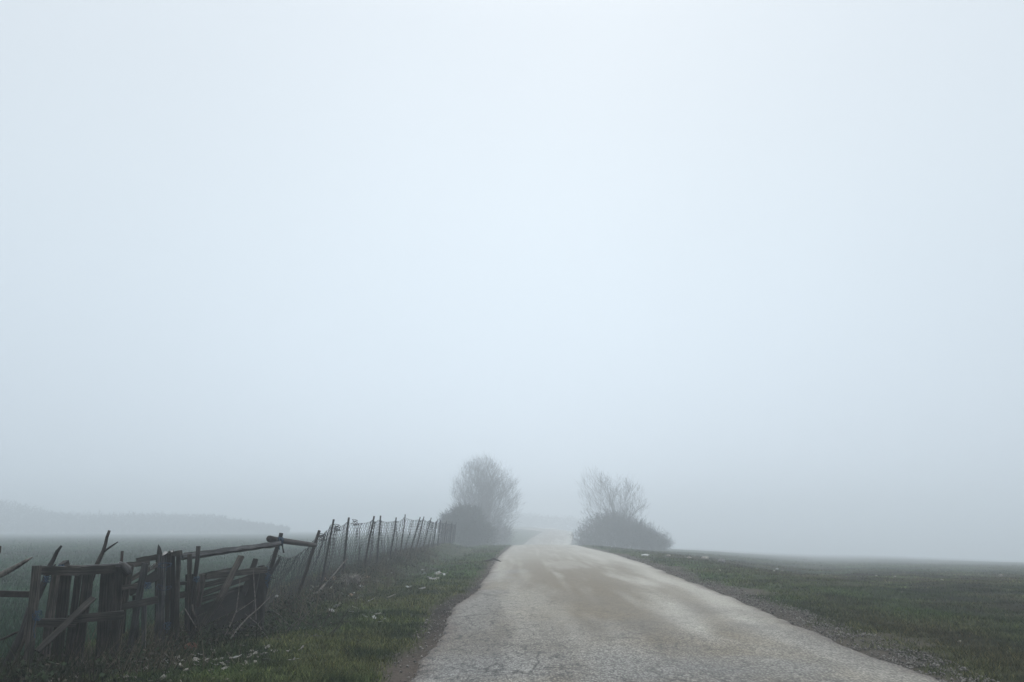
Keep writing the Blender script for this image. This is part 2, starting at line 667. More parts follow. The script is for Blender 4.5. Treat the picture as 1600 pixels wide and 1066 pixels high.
ry = spaced(-30, 268, lambda y: .5 if y < 3 else max(.05, y * .006))
nc = 90
cc = np.linspace(0, 1, nc)
RY = np.repeat(ry[:, None], nc, 1)
jl = (fbm(ry * 1.3, ry * 0, 51) - .5) * .14 + (fbm(ry * 6, ry * 0, 52) - .5) * .12
jr = (fbm(ry * .9, ry * 0 + 9, 53) - .5) * .18 + (fbm(ry * 5, ry * 0 + 9, 54) - .5) * .10
el, er = eL(ry) + jl, eR(ry) + jr
RX = el[:, None] * (1 - cc) + er[:, None] * cc
wmid = 1 - (2 * cc - 1) ** 2
RZ = tab(_L, RY) + .02 + .05 * wmid[None] + (fbm(RX * .8, RY * .6, 55) - .5) * .03
edge = np.minimum(cc, 1 - cc)[None] * (er - el)[:, None]
RZ = RZ - .035 * sst(.12, 0, edge)
RZ[:, 0] -= .06
RZ[:, -1] -= .06
sx = (RX - eL(RY)) / (eR(RY) - eL(RY))
base = np.array([.185, .164, .124])
brown = np.array([.150, .122, .080])
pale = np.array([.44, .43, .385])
blue = np.array([.235, .247, .250])
darkp = np.array([.13, .124, .112])
lane = np.exp(-((sx - .40) / .20) ** 2)
col = base[None, None] * np.ones((*RX.shape, 1))


def mixc(col, c, w):
    w = np.clip(w, 0, 1)[..., None]
    return col * (1 - w) + c * w


ns = fbm(RX * 1.1, RY * .16, 61)
ns2 = fbm(RX * .7, RY * .5, 62)
ns3 = fbm(RX * 3.2, RY * .22, 63)
col = mixc(col, brown, lane * (.55 + 1.1 * (ns - .4)))
col = mixc(col, blue, sst(.30, .10, sx) * np.clip((ns2 - .40) * 4, 0, 1) * .45)
col = mixc(col, pale, np.exp(-((sx - .90 + .02 * np.sin(RY * .6)) / .075) ** 2) * (.75 + .5 * (ns3 - .5)) * sst(6, 9, RY))
col = mixc(col, pale, np.exp(-((sx - .72 - .03 * np.sin(RY * .35 + 1)) / .07) ** 2) * np.clip((ns - .36) * 4, 0, 1) * sst(8.5, 12, RY) * .8)
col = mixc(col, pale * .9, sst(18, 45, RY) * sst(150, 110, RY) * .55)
col = mixc(col, pale * .98, np.clip((ns3 - .55) * 4, 0, 1) * .45 * sst(13, 22, RY))
col = mixc(col, darkp, np.clip((fbm(RX * .7, RY * .45, 64) - .47) * 5, 0, 1) * .7 * sst(20, 9, RY))
col = mixc(col, pale * .9, np.clip((fbm(RX * 1.4, RY * .16, 69) - .52) * 5, 0, 1) * .4)
col = mixc(col, blue * .92, sst(10.5, 8.6, RY) * np.clip((fbm(RX * .8, RY * .8, 66) - .42) * 5, 0, 1) * .45)
for k_, s_ in ((.33, .012), (.47, .01), (.56, .012), (.63, .014)):
    col = mixc(col, pale, np.exp(-((sx - k_ - .01 * np.sin(RY * .2 + k_ * 9)) / s_) ** 2) * .35 * np.clip((fbm(RX, RY * .12, 65) - .35) * 4, 0, 1) * sst(14, 24, RY))
col = mixc(col, np.array([.12, .10, .085]), sst(.34, .02, edge + .3 * (fbm(RX * 2.5, RY * 2, 67) - .5)) * .9)
crack = np.clip(1.1 * sst(.46, .08, sx) * sst(24, 11, RY) + .35 * sst(12.5, 8.5, RY) * sst(.85, .45, sx) + .45 * sst(30, 12, RY) * np.clip((fbm(RX * .5, RY * .2, 77) - .5) * 6, 0, 1), 0, 1)
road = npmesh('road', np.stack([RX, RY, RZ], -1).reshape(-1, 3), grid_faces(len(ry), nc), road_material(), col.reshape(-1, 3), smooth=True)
ca = road.data.attributes.new('crack', 'FLOAT', 'POINT')
ca.data.foreach_set('value', crack.astype(np.float32).ravel())
co = np.clip(.42 + .85 * sst(14, 8, RY + 6 * (fbm(RX * .6, RY * .3, 68) - .5)) + .35 * sst(.5, .1, sx) * sst(22, 12, RY), 0, 1)
cb = road.data.attributes.new('coarse', 'FLOAT', 'POINT')
cb.data.foreach_set('value', co.astype(np.float32).ravel())
tag(road, kind='structure')


# ------------------------------------------------------------------ grass, crop, weeds, leaves, gravel (uncountable stuff)
def scatter(n, x0, x1, y0, y1, p=1.6):
    """random ground points, denser near the road's near end"""
    u = rng.random(n)
    a, b = y0 ** (1 - p), y1 ** (1 - p)
    y = (a + (b - a) * u) ** (1 / (1 - p))
    return y, u


def wedge(n, lo, hi, y0, y1, p=2.0):
    y, _ = scatter(n, 0, 0, y0, y1, p)
    t = lo + (hi - lo) * rng.random(n)
    return t * y, y


def blades(x, y, h, w, lean=.6, col=None, z=None):
    n = len(x)
    z = H(x, y) if z is None else z
    a = rng.random(n) * 2 * np.pi
    fa = rng.normal(0, .6, n)          # face mostly across the road direction
    dx, dy = np.cos(fa) * w / 2, np.sin(fa) * w / 2
    lx, ly = np.cos(a) * h * lean * rng.random(n), np.sin(a) * h * lean * rng.random(n)
    V = np.empty((n, 3, 3))
    V[:, 0] = np.stack([x - dx, y - dy, z - .01], -1)
    V[:, 1] = np.stack([x + dx, y + dy, z - .01], -1)
    V[:, 2] = np.stack([x + lx, y + ly, z + h], -1)
    F = np.arange(n * 3).reshape(-1, 3)
    return V.reshape(-1, 3), F, np.repeat(col, 3, 0)


def join(parts):
    V, F, Cc, o = [], [], [], 0
    for v, f, c in parts:
        V.append(v)
        F.append(f + o)
        Cc.append(c)
        o += len(v)
    return np.concatenate(V), np.concatenate(F), np.concatenate(Cc)


# verge and pasture turf
x, y = wedge(640000, -.75, .85, 6.2, 110, 1.75)
g = grassness(x, y)
tuft = fbm(x * 5, y * 5, 71, 3)
keep = (rng.random(len(x)) < g ** 1.5) & (x > -5.6) & (rng.random(len(x)) < sst(.22, .5, tuft) * .9 + .15)
x, y, tuft = x[keep], y[keep], tuft[keep]
lng = fbm(x * .8, y * .8, 72)
h = (.018 + .035 * rng.random(len(x)) + .05 * np.clip(lng - .5, 0, 1)) * (1 + y / 55) * (.6 + .9 * tuft)
h = h * (1 - .25 * sst(6, 10, x))
w = .0050 + .00055 * y
c = gcol(x, y) * (.35 + 1.5 * rng.random((len(x), 1)) ** 1.3)
yel = rng.random((len(x), 1)) < .12
c = np.where(yel, c * np.array([1.9, 1.6, 1.5]), c)
grass = npmesh('grass', *blades(x, y, h, w, 1.6, c)[:2], M['tint'], np.repeat(c, 3, 0))
tag(grass, 'short patchy green and brown turf on both verges and the right pasture', 'grass', kind='stuff')

# young crop in the left field
x, y = wedge(170000, -1.25, -.07, 8, 130, 1.6)
k = (x < -5.5)
x, y = x[k], y[k]
c = (np.array([.022, .052, .029]) * (.5 + 1.3 * rng.random((len(x), 1)))) * (.30 + 1.5 * fbm(x * .5, y * .15, 35))[:, None]
crop = npmesh('young_crop', *blades(x, y, .07 + .06 * rng.random(len(x)), .008 + .0007 * y, .8, c)[:2], M['tint'], np.repeat(c, 3, 0))
tag(crop, 'even dark green young crop filling the field behind the fence', 'crop', kind='stuff')

# weeds and dead stems along the foot of the fence
n = 26000
y = 7.2 + 30 * rng.random(n) ** 1.7
x = -4.25 + rng.normal(0, .42, n) - .45 * sst(11, 8.5, y) + .35 * (y < 15) * (y > 10) * (rng.random(n))
dens = fbm(x * 1.2, y * 1.2, 81)
k = (rng.random(n) < sst(.32, .6, dens)) & (x < -2.9)
x, y = x[k], y[k]
n = len(x)
tall = rng.random(n) < .10
near = sst(17, 10, y)
h = np.where(tall, .18 + .30 * rng.random(n), .05 + .13 * rng.random(n)) * (.75 + .45 * near)
c = np.where((rng.random(n) < .30)[:, None], np.array([[.055, .048, .036]]), np.array([[.014, .021, .009]])) * (.6 + .8 * rng.random((n, 1)))
ys_ = 8.5 + 28 * rng.random(5200) ** 1.4
xs_ = -4.0 + rng.normal(0, .55, 5200)
k_ = (rng.random(5200) < sst(.4, .6, fbm(xs_ * 1.1, ys_ * .8, 83))) & (xs_ < -2.6)
xs_, ys_ = xs_[k_], ys_[k_]
cs_ = np.array([[.10, .088, .062]]) * (.4 + .9 * rng.random((len(xs_), 1)))
tallst = blades(xs_, ys_, .15 + .38 * rng.random(len(xs_)) ** 2, .004 + .0004 * ys_, 1.3, cs_)
stems = blades(x, y, h, .006 + .0004 * y, 1.0, c)


def leaves(x, y, z, size, col, tilt=.8):
    n = len(x)
    a = rng.random(n) * 2 * np.pi
    t1 = rng.normal(0, tilt, n)
    t2 = rng.normal(0, tilt * .6, n)
    ux = np.stack([np.cos(a), np.sin(a), np.tan(np.clip(t1, -1, 1)) * .6], -1)
    uy = np.stack([-np.sin(a), np.cos(a), np.tan(np.clip(t2, -1, 1)) * .6], -1)
    p = np.stack([x, y, z], -1)
    s = size[:, None]
    V = np.empty((n, 4, 3))
    V[:, 0] = p - ux * s
    V[:, 1] = p - uy * s * .55 + ux * s * .1
    V[:, 2] = p + ux * s
    V[:, 3] = p + uy * s * .55
    F = np.arange(n * 4).reshape(-1, 4)
    F = np.concatenate([F[:, [0, 1, 2]], F[:, [0, 2, 3]]])
    return V.reshape(-1, 3), F, np.repeat(col, 4, 0)


n = 24000
y = 7.3 + 26 * rng.random(n) ** 1.5
x = -4.2 + rng.normal(0, .45, n) - .4 * sst(11, 8.5, y) + .3 * (y < 15) * (y > 10)
k = (rng.random(n) < sst(.36, .58, fbm(x * 1.4, y * 1.4, 82))) & (x < -2.7)
x, y = x[k], y[k]
n = len(x)
z = H(x, y) + rng.random(n) ** 2 * .20
c = np.where((rng.random(n) < .18)[:, None], np.array([[.05, .043, .034]]), np.array([[.013, .023, .009]])) * (.6 + .9 * rng.random((n, 1)))
lv = leaves(x, y, z, .012 + .018 * rng.random(n) + .0004 * y, c)
V, F, Cc = join([stems, tallst, lv])
weeds = npmesh('undergrowth', V, F, M['tint'], Cc)
tag(weeds, 'dark weeds, leaves and dead stems tangled along the foot of the fence', 'undergrowth', kind='stuff')

# small pale dead leaves strewn in the turf
n = 2600
y = 7.6 + 22 * rng.random(n) ** 1.6
x = -3.75 + rng.normal(0, .55, n)
k = (fbm(x * 1.5, y * 1.2, 91) > .47) & (x < -2.3)
x, y = x[k], y[k]
c = np.array([[.17, .155, .13]]) * (.35 + 1.0 * rng.random((len(x), 1)))
V, F, Cc = leaves(x, y, H(x, y) + .03, .010 + .014 * rng.random(len(x)), c, .5)
dl = npmesh('dead_leaves', V, F, M['tint'], Cc)
tag(dl, 'small dull dead leaves strewn over the turf beside the barrier', 'leaves', kind='stuff')


# loose gravel on both shoulders
def gravel_pts(n):
    y = (6.5 ** -.9 + (40 ** -.9 - 6.5 ** -.9) * rng.random(n)) ** (1 / -.9)
    right = rng.random(n) < .86
    w = np.where(right, np.interp(y, [5, 12, 20, 40], [.60, .72, .65, .35]), np.interp(y, [5, 12, 20, 40], [.55, .4, .25, .2]))
    o = rng.random(n) ** 1.2 * w - .08
    x = np.where(right, eR(y) + o + .05, eL(y) - o + .02)
    return x, y


x, y = gravel_pts(15000)
k = rng.random(len(x)) < sst(.3, .55, fbm(x * 2, y * 2, 95)) + .2
x, y = x[k], y[k]
n = len(x)
s = (.004 + .012 * rng.random(n) ** 3) * (1 + y / 40)
octv = np.array([[1, 0, 0], [0, 1, 0], [-1, 0, 0], [0, -1, 0], [0, 0, .8], [0, 0, -.8]])
octf = np.array([[0, 1, 4], [1, 2, 4], [2, 3, 4], [3, 0, 4], [1, 0, 5], [2, 1, 5], [3, 2, 5], [0, 3, 5]])
P = octv[None] * s[:, None, None] * (.6 + .8 * rng.random((n, 6, 3))) + np.stack([x, y, H(x, y) + s * .5 + .008], -1)[:, None]
F = (octf[None] + np.arange(n)[:, None, None] * 6).reshape(-1, 3)
c = np.repeat(np.array([[.15, .142, .13]]) * (.35 + 1.2 * rng.random((n, 1))), 6, 0)
gr = npmesh('gravel', P.reshape(-1, 3), F, M['gravel'], c)
tag(gr, 'loose grey gravel crumbled along both road shoulders', 'gravel', kind='stuff')

# ------------------------------------------------------------------ the wire fence along the field
FX = -4.3
POSTS = [((499, 829), (464, 935.6), 5.2), ((522, 811.6), (501, 917), 3.6), ((545, 808.7), (535, 900.7), 3.6), ((584.5, 806.6), (567, 898), 3.0),
         ((595, 805.8), (588.6, 884.6), 3.2), ((619.4, 808.7), (608.7, 874), 2.8), ((633.4, 804), (625.3, 869), 2.3), ((657, 808), (639.5, 866), 2.2),
         ((662.3, 807.4), (650, 862.6), 2.2), ((673.6, 809), (660, 863.7), 1.9), ((683.5, 811.6), (676.3, 857), 1.6), ((688.6, 812), (684.3, 856.4), 1.5),
         ((698, 814), (694, 854), 1.2), ((706.5, 815), (702.5, 852.5), 1.1), ((713, 816), (709, 852), 1.0)]
pw = []
for (t, b, wpx) in POSTS:
    d = ray(*b)
    k = FX / d.x
    q = Vector((0, 0, EYE)) + d * k
    tt = at(t[0], t[1], q.y - .05)
    base = Vector((q.x, q.y, hz(q.x, q.y)))
    pw.append((base, tt, wpx * q.y / FPX / 2 * (1 if len(pw) < 4 else .8)))
fence = empty('wire_fence', pw[0][0], 'sagging dark wire netting fence on leaning posts between the field and the grassy bank', 'fence')
# the foot of the netting starts at the leaning post of the barrier
P0b = Vector((-3.95, 12.1, hz(-3.95, 12.1)))
P0t = at(437, 848, 12.3)
for i, (b, t, r) in enumerate(pw):
    m = MB()
    d = (t - b)
    pts = [b - d.normalized() * .35 + d * 0]
    for j in range(6):
        pts.append(b + d * (j / 5) + Vector((random.uniform(-1, 1), 0, 0)) * .008)
    m.ring_tube(pts, [r * (1.08 - .03 * j) for j in range(7)], 8, .07)
    m.build('post', M['darkwood'] if i % 3 else M['rust'], fence, smooth=True)

anch = [(P0b, P0t, .88)] + [(b, t, .93) for b, t, r in pw]
ay = np.array([a[0].y for a in anch])
tops = [a[0] + (a[1] - a[0]) * a[2] for a in anch]


def net_pt(s, h):
    """s = distance along the fence (world y), h 0..1 up the netting"""
    i = int(np.clip(np.searchsorted(ay, s) - 1, 0, len(ay) - 2))
    u = (s - ay[i]) / (ay[i + 1] - ay[i])
    b = anch[i][0].lerp(anch[i + 1][0], u)
    t = tops[i].lerp(tops[i + 1], u)
    b = Vector((b.x, b.y, hz(b.x, b.y) - .03))
    sag = (.23 if i == 0 else .05 + .07 * vn(i * 3.1, .5)) * 4 * u * (1 - u)
    t = t - Vector((0, 0, sag + .05 * (vn(s * 1.7, 2.5) - .5)))
    p = b.lerp(t, h)
    wav = (fbm(s * 1.1, h * 1.5, 101) - .5) * .22 * math.sin(math.pi * min(1, u * 1.0)) + (fbm(s * 3.5, h * 3, 102) - .5) * .06
    return p + Vector((wav - .03, (fbm(s * .9, h * 2.2, 103) - .5) * .14, 0))


mn = MB()
cell, s, k = .085, 12.15, 0
while s < ay[-1] - .05:
    top = 1.25
    nseg = int(round(1.45 / cell)) if s < 30 else int(round(1.45 / cell / 1.35))
    st = cell if s < 30 else cell * 1.35
    pts = []
    for j in range(nseg + 1):
        off = (st * .5) * (1 if (j + k) % 2 else -1)
        pts.append(net_pt(min(max(s + off, ay[0] + .001), ay[-1] - .001), j / nseg))
    mn.ring_tube(pts, .0038 + .00004 * s, 3, cap=False)
    s += st
    k += 1
mn.build('netting', M['wire'], fence)
mt = MB()
s = ay[0] + .01
pts = []
while s < ay[-1]:
    pts.append(net_pt(s, 1.0))
    s += .12
mt.ring_tube(pts, .0045, 4)
mt.build('top_wire', M['wire'], fence)
for (sa, sb, j0, j1) in ((17.4, 17.0, 1.0, .25), (19.6, 19.1, .98, .2), (22.6, 22.5, 1.0, .1), (24.9, 24.7, 1.0, .1), (27.8, 27.3, 1.0, .1), (33.0, 32.8, 1, .1), (42, 41.6, 1, 0)):
    m = MB()
    m.ring_tube([net_pt(sa + (sb - sa) * q + .1 * math.sin(q * 5 + sa), j0 + (j1 - j0) * q) + Vector((.03, 0, 0)) for q in np.linspace(0, 1, 8)], .006 + .0001 * sa, 5)
    m.build('wire_stay', M['wire'], fence)
for (px, py, yy) in ((500, 838, 17.2), (524, 823, 18.9), (552, 815, 21.6)):
    m = MB()
    c = at(px + 3, py, yy)
    pts = [c + Vector((.07 * math.cos(a * 2.1) * (1 + .3 * math.sin(a)), .05 * math.sin(a * 1.7), .06 * math.sin(a * 1.3) - .004 * a)) for a in np.linspace(0, 13, 34)]
    m.ring_tube(pts, .006, 4)
    m.build('wire_tangle', M['wire'], fence)

# ------------------------------------------------------------------ the makeshift barrier of pallets and poles
def pl(m, a, b, Ya, Yb, wpx, t=.022, **k):
    """board between two sighted points at depths Ya, Yb; wpx is its width"""
    A, B = at(a[0], a[1], Ya), at(b[0], b[1], Yb)
    return m.plank(A, B, wpx * (Ya + Yb) / 2 / FPX, t, **k)


def board(name, root, a, b, Ya, Yb, wpx, mt='wood', **k):
    m = MB()
    pl(m, a, b, Ya, Yb, wpx, **k)
    return m.build(name, M[mt], root)


def knot(name, pos, parent=None, r=.035, turns=2, mt='twine', rad=.004, tail=.12, label=None, ax=(1, 0, 0)):
    m = MB()
    pos = Vector(pos)
    a = Vector(ax).normalized()
    b = a.cross(Vector((0, 0, 1))).normalized() if abs(a.z) < .9 else Vector((0, 1, 0))
    c = a.cross(b)
    pts = [pos + (b * math.cos(t) + c * math.sin(t)) * r * random.uniform(.85, 1.15) + a * (.03 * math.sin(t * 1.37) + random.uniform(-.01, .01)) for t in np.linspace(0, turns * 6.28, turns * 10)]
    e = pts[-1]
    pts += [e + Vector((random.uniform(-.02, .02), -.012, -tail * q)) for q in (.3, .6, 1)]
    m.ring_tube(pts, rad, 4)
    return m.build(name, M[mt], parent)


# 1. pallet on edge at the left end
pA = empty('pallet', (at(44, 1066, 8.2).x, 8.3, hz(-4.7, 8.3)), 'broken weathered pallet stood on edge at the left end of the barrier', 'pallet', 'pallets tied into the barrier')
board('stile', pA, (57.5, 884), (40, 1086), 8.25, 8.25, 10, t=.06)
board('stringer', pA, (59, 891), (124, 893), 8.28, 8.65, 12.5, t=.035)
board('stringer', pA, (112, 893), (178, 889), 8.60, 9.0, 12, t=.035)
board('stringer', pA, (47, 973), (119, 973), 8.3, 8.62, 12, t=.035)
board('stringer', pA, (106, 968), (193, 961), 8.58, 9.0, 12, t=.035)
board('stringer', pA, (30, 1066), (62, 1057), 8.2, 8.45, 12, t=.03)
for (a, b, w_, yy) in (((88, 892), (66, 1068), 13, 8.62), ((104, 892), (83, 1072), 17, 8.7), ((124, 890), (104, 1040), 10, 8.85), ((139, 892), (118, 1040), 16, 8.9),
                       ((169, 886), (160, 1030), 20, 9.12), ((186, 886), (178, 1026), 12, 9.2)):
    board('slat', pA, a, b, yy, yy, w_, t=.02, bow=random.uniform(-.01, .01))
board('top_board', pA, (84, 888), (186, 883), 8.7, 9.15, 4, 'greywood', t=.1)
board('top_board', pA, (95, 884), (160, 888), 8.62, 9.0, 3, 'wood', t=.05)
knot('blue_twine', at(58, 962, 8.2), pA, .045, 3, tail=.2)
knot('blue_twine', at(73, 905, 8.5), pA, .03, 3, tail=.06)
knot('blue_twine', at(95, 886, 8.55), pA, .02, 3, ax=(1, .3, 0), tail=.02)

t = MB()
pl(t, (58, 1018), (146, 934), 8.18, 8.75, 9, t=.022)
tag(t.build('loose_plank', M['wood']), 'grey brown plank lying diagonally across the leftmost pallet', 'plank')
t = MB()
pl(t, (96, 886), (104, 880), 8.6, 8.7, 8, t=.06)
tag(t.build('wood_block', M['wood']), 'short dark offcut of wood on top of the leftmost pallet', 'offcut')

# stakes, rods and branches
def branch(name, pts, rads, mt, label, cat='branch', forks=(), n=7, group=None, jit=.12):
    m = MB()
    m.ring_tube([at(*p) for p in pts], rads, n, jit)
    for (fp, fr) in forks:
        m.ring_tube([at(*p) for p in fp], fr, n, jit)
    return tag(m.build(name, M[mt], smooth=True), label, cat, group)


branch('crooked_stake', [(96, 853, 8.9), (89, 862, 8.9), (84, 874, 8.88), (76, 888, 8.82), (70, 908, 8.75), (60, 930, 8.7), (47, 954, 8.6), (37, 985, 8.5), (22, 1015, 8.4), (4, 1050, 8.3), (-6, 1075, 8.25)],
       [.012, .020, .022, .026, .032, .036, .038, .036, .034, .03, .03], 'darkwood', 'crooked dark stake rising behind the top left corner of the leftmost pallet', 'stake',
       forks=[([(70, 908, 8.75), (78, 892, 8.76), (87, 882, 8.78)], [.02, .015, .009])])
branch('leaning_stick', [(48, 955, 8.35), (38, 1000, 8.25), (27, 1025, 8.2), (17, 1050, 8.15), (6, 1078, 8.12)], [.016, .016, .015, .014, .012], 'bark', 'thin straight stick leaning against the left side of the leftmost pallet', 'stick')
branch('leaning_stick', [(46, 962, 8.5), (30, 1004, 8.45), (8, 1046, 8.4), (-10, 1084, 8.3)], [.022, .022, .02, .02], 'darkwood', 'thicker black stick leaning on the leftmost pallet behind the thin straight one', 'stick')
branch('driftwood_pole', [(-95, 941, 7.9), (-30, 910, 8.0), (6, 896, 8.05), (28, 884, 8.1), (42, 876, 8.12), (51, 871, 8.15)], [.034, .034, .030, .024, .016, .005], 'paleb', 'pale bare pointed branch reaching in from the left edge of the photo', 'branch')
branch('stub', [(-6, 872, 8.2), (-1, 862, 8.2), (1, 853, 8.2)], [.016, .014, .007], 'bark', 'dark tip of a branch at the left edge above the pale pointed branch', 'branch')
t = MB()
pl(t, (-120, 925), (54, 929), 8.45, 8.42, 8.5, t=.05)
tag(t.build('rail', M['rust']), 'reddish black horizontal rail running in from the left edge to the leftmost pallet', 'rail')
branch('low_branch', [(-90, 1015, 8.5), (-30, 1008, 8.5), (6, 998, 8.5), (22, 990, 8.5), (40, 984, 8.5)], [.015, .014, .013, .012, .01], 'bark', 'thin bent branch low down beneath the horizontal rail at the left edge', 'branch')
# netting left of the first pallet
lf = MB()
for k in range(26):
    pts = []
    for j in range(13):
        sx_ = -105 + k * 6.2 + (3.1 if (j + k) % 2 else -3.1)
        pts.append(at(sx_ + 2.5 * math.sin(j * .6 + k), 930 + j * 12 + 3 * math.sin(k * .7), 8.6))
    lf.ring_tube(pts, .0014, 3, cap=False)
tag(lf.build('loose_netting', M['wire']), 'loose torn netting hanging beneath the horizontal rail at the left edge', 'netting')

branch('forked_branch', [(171, 829, 9.1), (167, 840, 9.1), (165, 850, 9.1), (161, 862, 9.1), (151, 884, 9.06), (139, 915, 9.0), (128, 965, 8.98), (118, 1022, 8.95)],
       [.014, .017, .019, .022, .026, .028, .030, .032], 'bark', 'bare forked branch standing up like a Y behind the leftmost pallet', 'branch',
       forks=[([(161, 863, 9.1), (172, 855, 9.08), (184, 847, 9.05)], [.014, .011, .006])])
branch('rod', [(191, 861, 9.4), (189.5, 884, 9.4), (186, 950, 9.4), (182, 1020, 9.4)], [.017, .017, .017, .017], 'rust', 'short dark upright rod sticking up between the leftmost pallet and the tilted one', 'rod', n=8, jit=.03)

# 2. tilted pallet
pB = empty('pallet', (at(210, 1010, 9.6).x, 9.6, hz(-4.5, 9.6)), 'tilted grey pallet with slanting slats second from the left in the barrier', 'pallet', 'pallets tied into the barrier')
board('stringer', pB, (176, 886), (233, 879), 9.35, 9.65, 8, t=.04)
board('stringer', pB, (181, 950), (246, 937), 9.3, 9.7, 10, t=.035)
board('stringer', pB, (180, 920), (226, 914), 9.4, 9.65, 7, t=.035)
for (a, b, w_, yy, mt_) in (((205, 882), (182, 1012), 9, 9.5, 'wood'), ((227, 880), (202, 1020), 10, 9.52, 'greywood'), ((197, 884), (190, 990), 8, 9.62, 'darkwood'),
                            ((212, 930), (213, 1020), 8, 9.75, 'darkwood')):
    board('slat', pB, a, b, yy, yy + .05, w_, mt_, t=.02)
board('slat', pB, (201, 907), (246, 882), 9.72, 9.95, 7, 'wood', t=.02)
board('slat', pB, (200, 925), (246, 898), 9.74, 9.95, 14, 'darkwood', t=.02)
board('post', pB, (226, 941), (224, 1020), 9.6, 9.6, 6, 'greywood', t=.03)
knot('blue_twine', at(231, 915, 9.5), pB, .035, 4, tail=.06)
m = MB()
m.ring_tube([at(188, 881, 9.25), at(193, 884, 9.23), at(198, 890, 9.2), at(202, 898, 9.2)], [.03, .042, .05, .035], 9, .25)
tag(m.build('cloth_roll', M['greywood'], smooth=True), 'rolled greyish rag on top where the two left pallets meet', 'cloth')


def lump(name, pos, sx, sy, sz, mt, label=None, cat=None, group=None, seed=0, rot=0, sub=2, amp=.25, parent=None):
    import bmesh
    bm = bmesh.new()
    bmesh.ops.create_icosphere(bm, subdivisions=sub, radius=1)
    r = random.Random(seed)
    ofs = [r.uniform(0, 50) for _ in range(3)]
    from mathutils import noise
    ca, sa = math.cos(rot), math.sin(rot)
    for v in bm.verts:
        k = 1 + amp * noise.noise(v.co * 1.3 + Vector(ofs)) * 1.6 + amp * .5 * noise.noise(v.co * 3.4 + Vector(ofs))
        c = v.co * k
        c.z = max(c.z, -.55)
        c = Vector((c.x * sx, c.y * sy, c.z * sz))
        v.co = Vector((c.x * ca - c.y * sa, c.x * sa + c.y * ca, c.z))
    me = bpy.data.meshes.new(name)
    bm.to_mesh(me)
    bm.free()
    me.materials.append(M[mt])
    o = bpy.data.objects.new(name, me)
    COL.objects.link(o)
    o.location = pos
    return tag(o, label, cat, group)


lump('pebble', at(188, 880, 9.3), .022, .02, .016, 'white', 'small round white stone resting on the top edge between the two left pallets', 'stone', seed=3)


def rag(name, corners, mt, label, cat, n=7, amp=.02, seed=0, drape=0.0):
    """a crumpled thin sheet between four corner points"""
    m = MB()
    a, b, c, d = [Vector(q) for q in corners]
    r = random.Random(seed)
    for side in (0, 1):
        for i in range(n):
            for j in range(n):
                u, v = i / (n - 1), j / (n - 1)
                p = a.lerp(b, u).lerp(d.lerp(c, u), v)
                k = amp * (float(fbm(u * 3 + seed, v * 3, 110)) - .5) * 3
                m.v.append(p + Vector((k * .4, -k + side * .004, k * .8 - drape * math.sin(u * 3.14) - side * .002)))
                m.uv.append((u, v))
    for i in range(n - 1):
        for j in range(n - 1):
            q = i * n + j
            m.f.append((q, q + 1, q + n + 1, q + n))
            q += n * n
            m.f.append((q, q + n, q + n + 1, q + 1))
    return tag(m.build(name, M[mt], smooth=True), label, cat)


rag('plastic_scrap', [at(234, 885, 9.6), at(243, 878, 9.6), at(243, 880, 9.66), at(235, 888, 9.66)], 'white', 'narrow white scrap of plastic caught behind the slats left of the plank bundle', 'plastic', seed=4)

# pointed stake
m = MB()
m.ring_tube([at(247.5, 851, 10.2), at(249, 857, 10.2), at(250, 866, 10.2), at(247, 885, 10.2), at(246, 940, 10.2), at(245, 1005, 10.2)], [.004, .022, .036, .034, .03, .03], 5, .1)
tag(m.build('pointed_stake', M['darkwood']), 'broken pointed stake sticking up just left of the white cloth', 'stake')

# 3. upright slatted panel with the bundle of planks
pC = empty('pallet', (at(262, 1005, 10.2).x, 10.2, hz(-4.4, 10.2)), 'upright pallet of narrow vertical slats tied with blue twine in the middle of the barrier', 'pallet', 'pallets tied into the barrier')
for (a, b, w_, yy, mt_) in (((249.5, 867), (246.5, 1004), 7.5, 10.05, 'greywood'), ((257, 866), (253, 1004), 6.5, 10.08, 'greywood'), ((264.5, 866), (260, 1002), 6, 10.12, 'wood'),
                            ((270, 868), (267.5, 1002), 6, 10.3, 'darkwood'), ((279.5, 862), (275, 1000), 6.5, 10.3, 'wood'), ((296.5, 866), (293.5, 1000), 6, 10.55, 'wood')):
    board('slat', pC, a, b, yy, yy + .04, w_, mt_, t=.02, bow=random.uniform(-.012, .012))
board('stringer', pC, (213, 876), (246, 870), 10.0, 10.15, 7, 'wood', t=.04)
board('stringer', pC, (230, 873), (284, 864), 10.14, 10.45, 8, 'wood', t=.04)
board('stringer', pC, (260, 913), (293, 911), 10.35, 10.6, 4, 'darkwood', t=.03)
board('stringer', pC, (222, 943), (293, 928), 10.15, 10.6, 9, 'wood', t=.035)
knot('blue_twine', at(257, 883, 10.02), pC, .075, 2, tail=.10, ax=(0.05, 0, 1))
knot('blue_twine', at(256, 919, 10.02), pC, .078, 1, tail=.03, rad=.003, ax=(0.05, 0, 1))
knot('blue_twine', at(261, 978, 10.0), pC, .04, 3, tail=.08)
rag('white_cloth', [at(253, 866, 10.0), at(269, 862, 10.05), at(272, 861, 10.3), at(256, 863, 10.3)], 'cloth', 'dirty white cloth draped over the tops of the narrow vertical slats', 'cloth', amp=.035, seed=7)

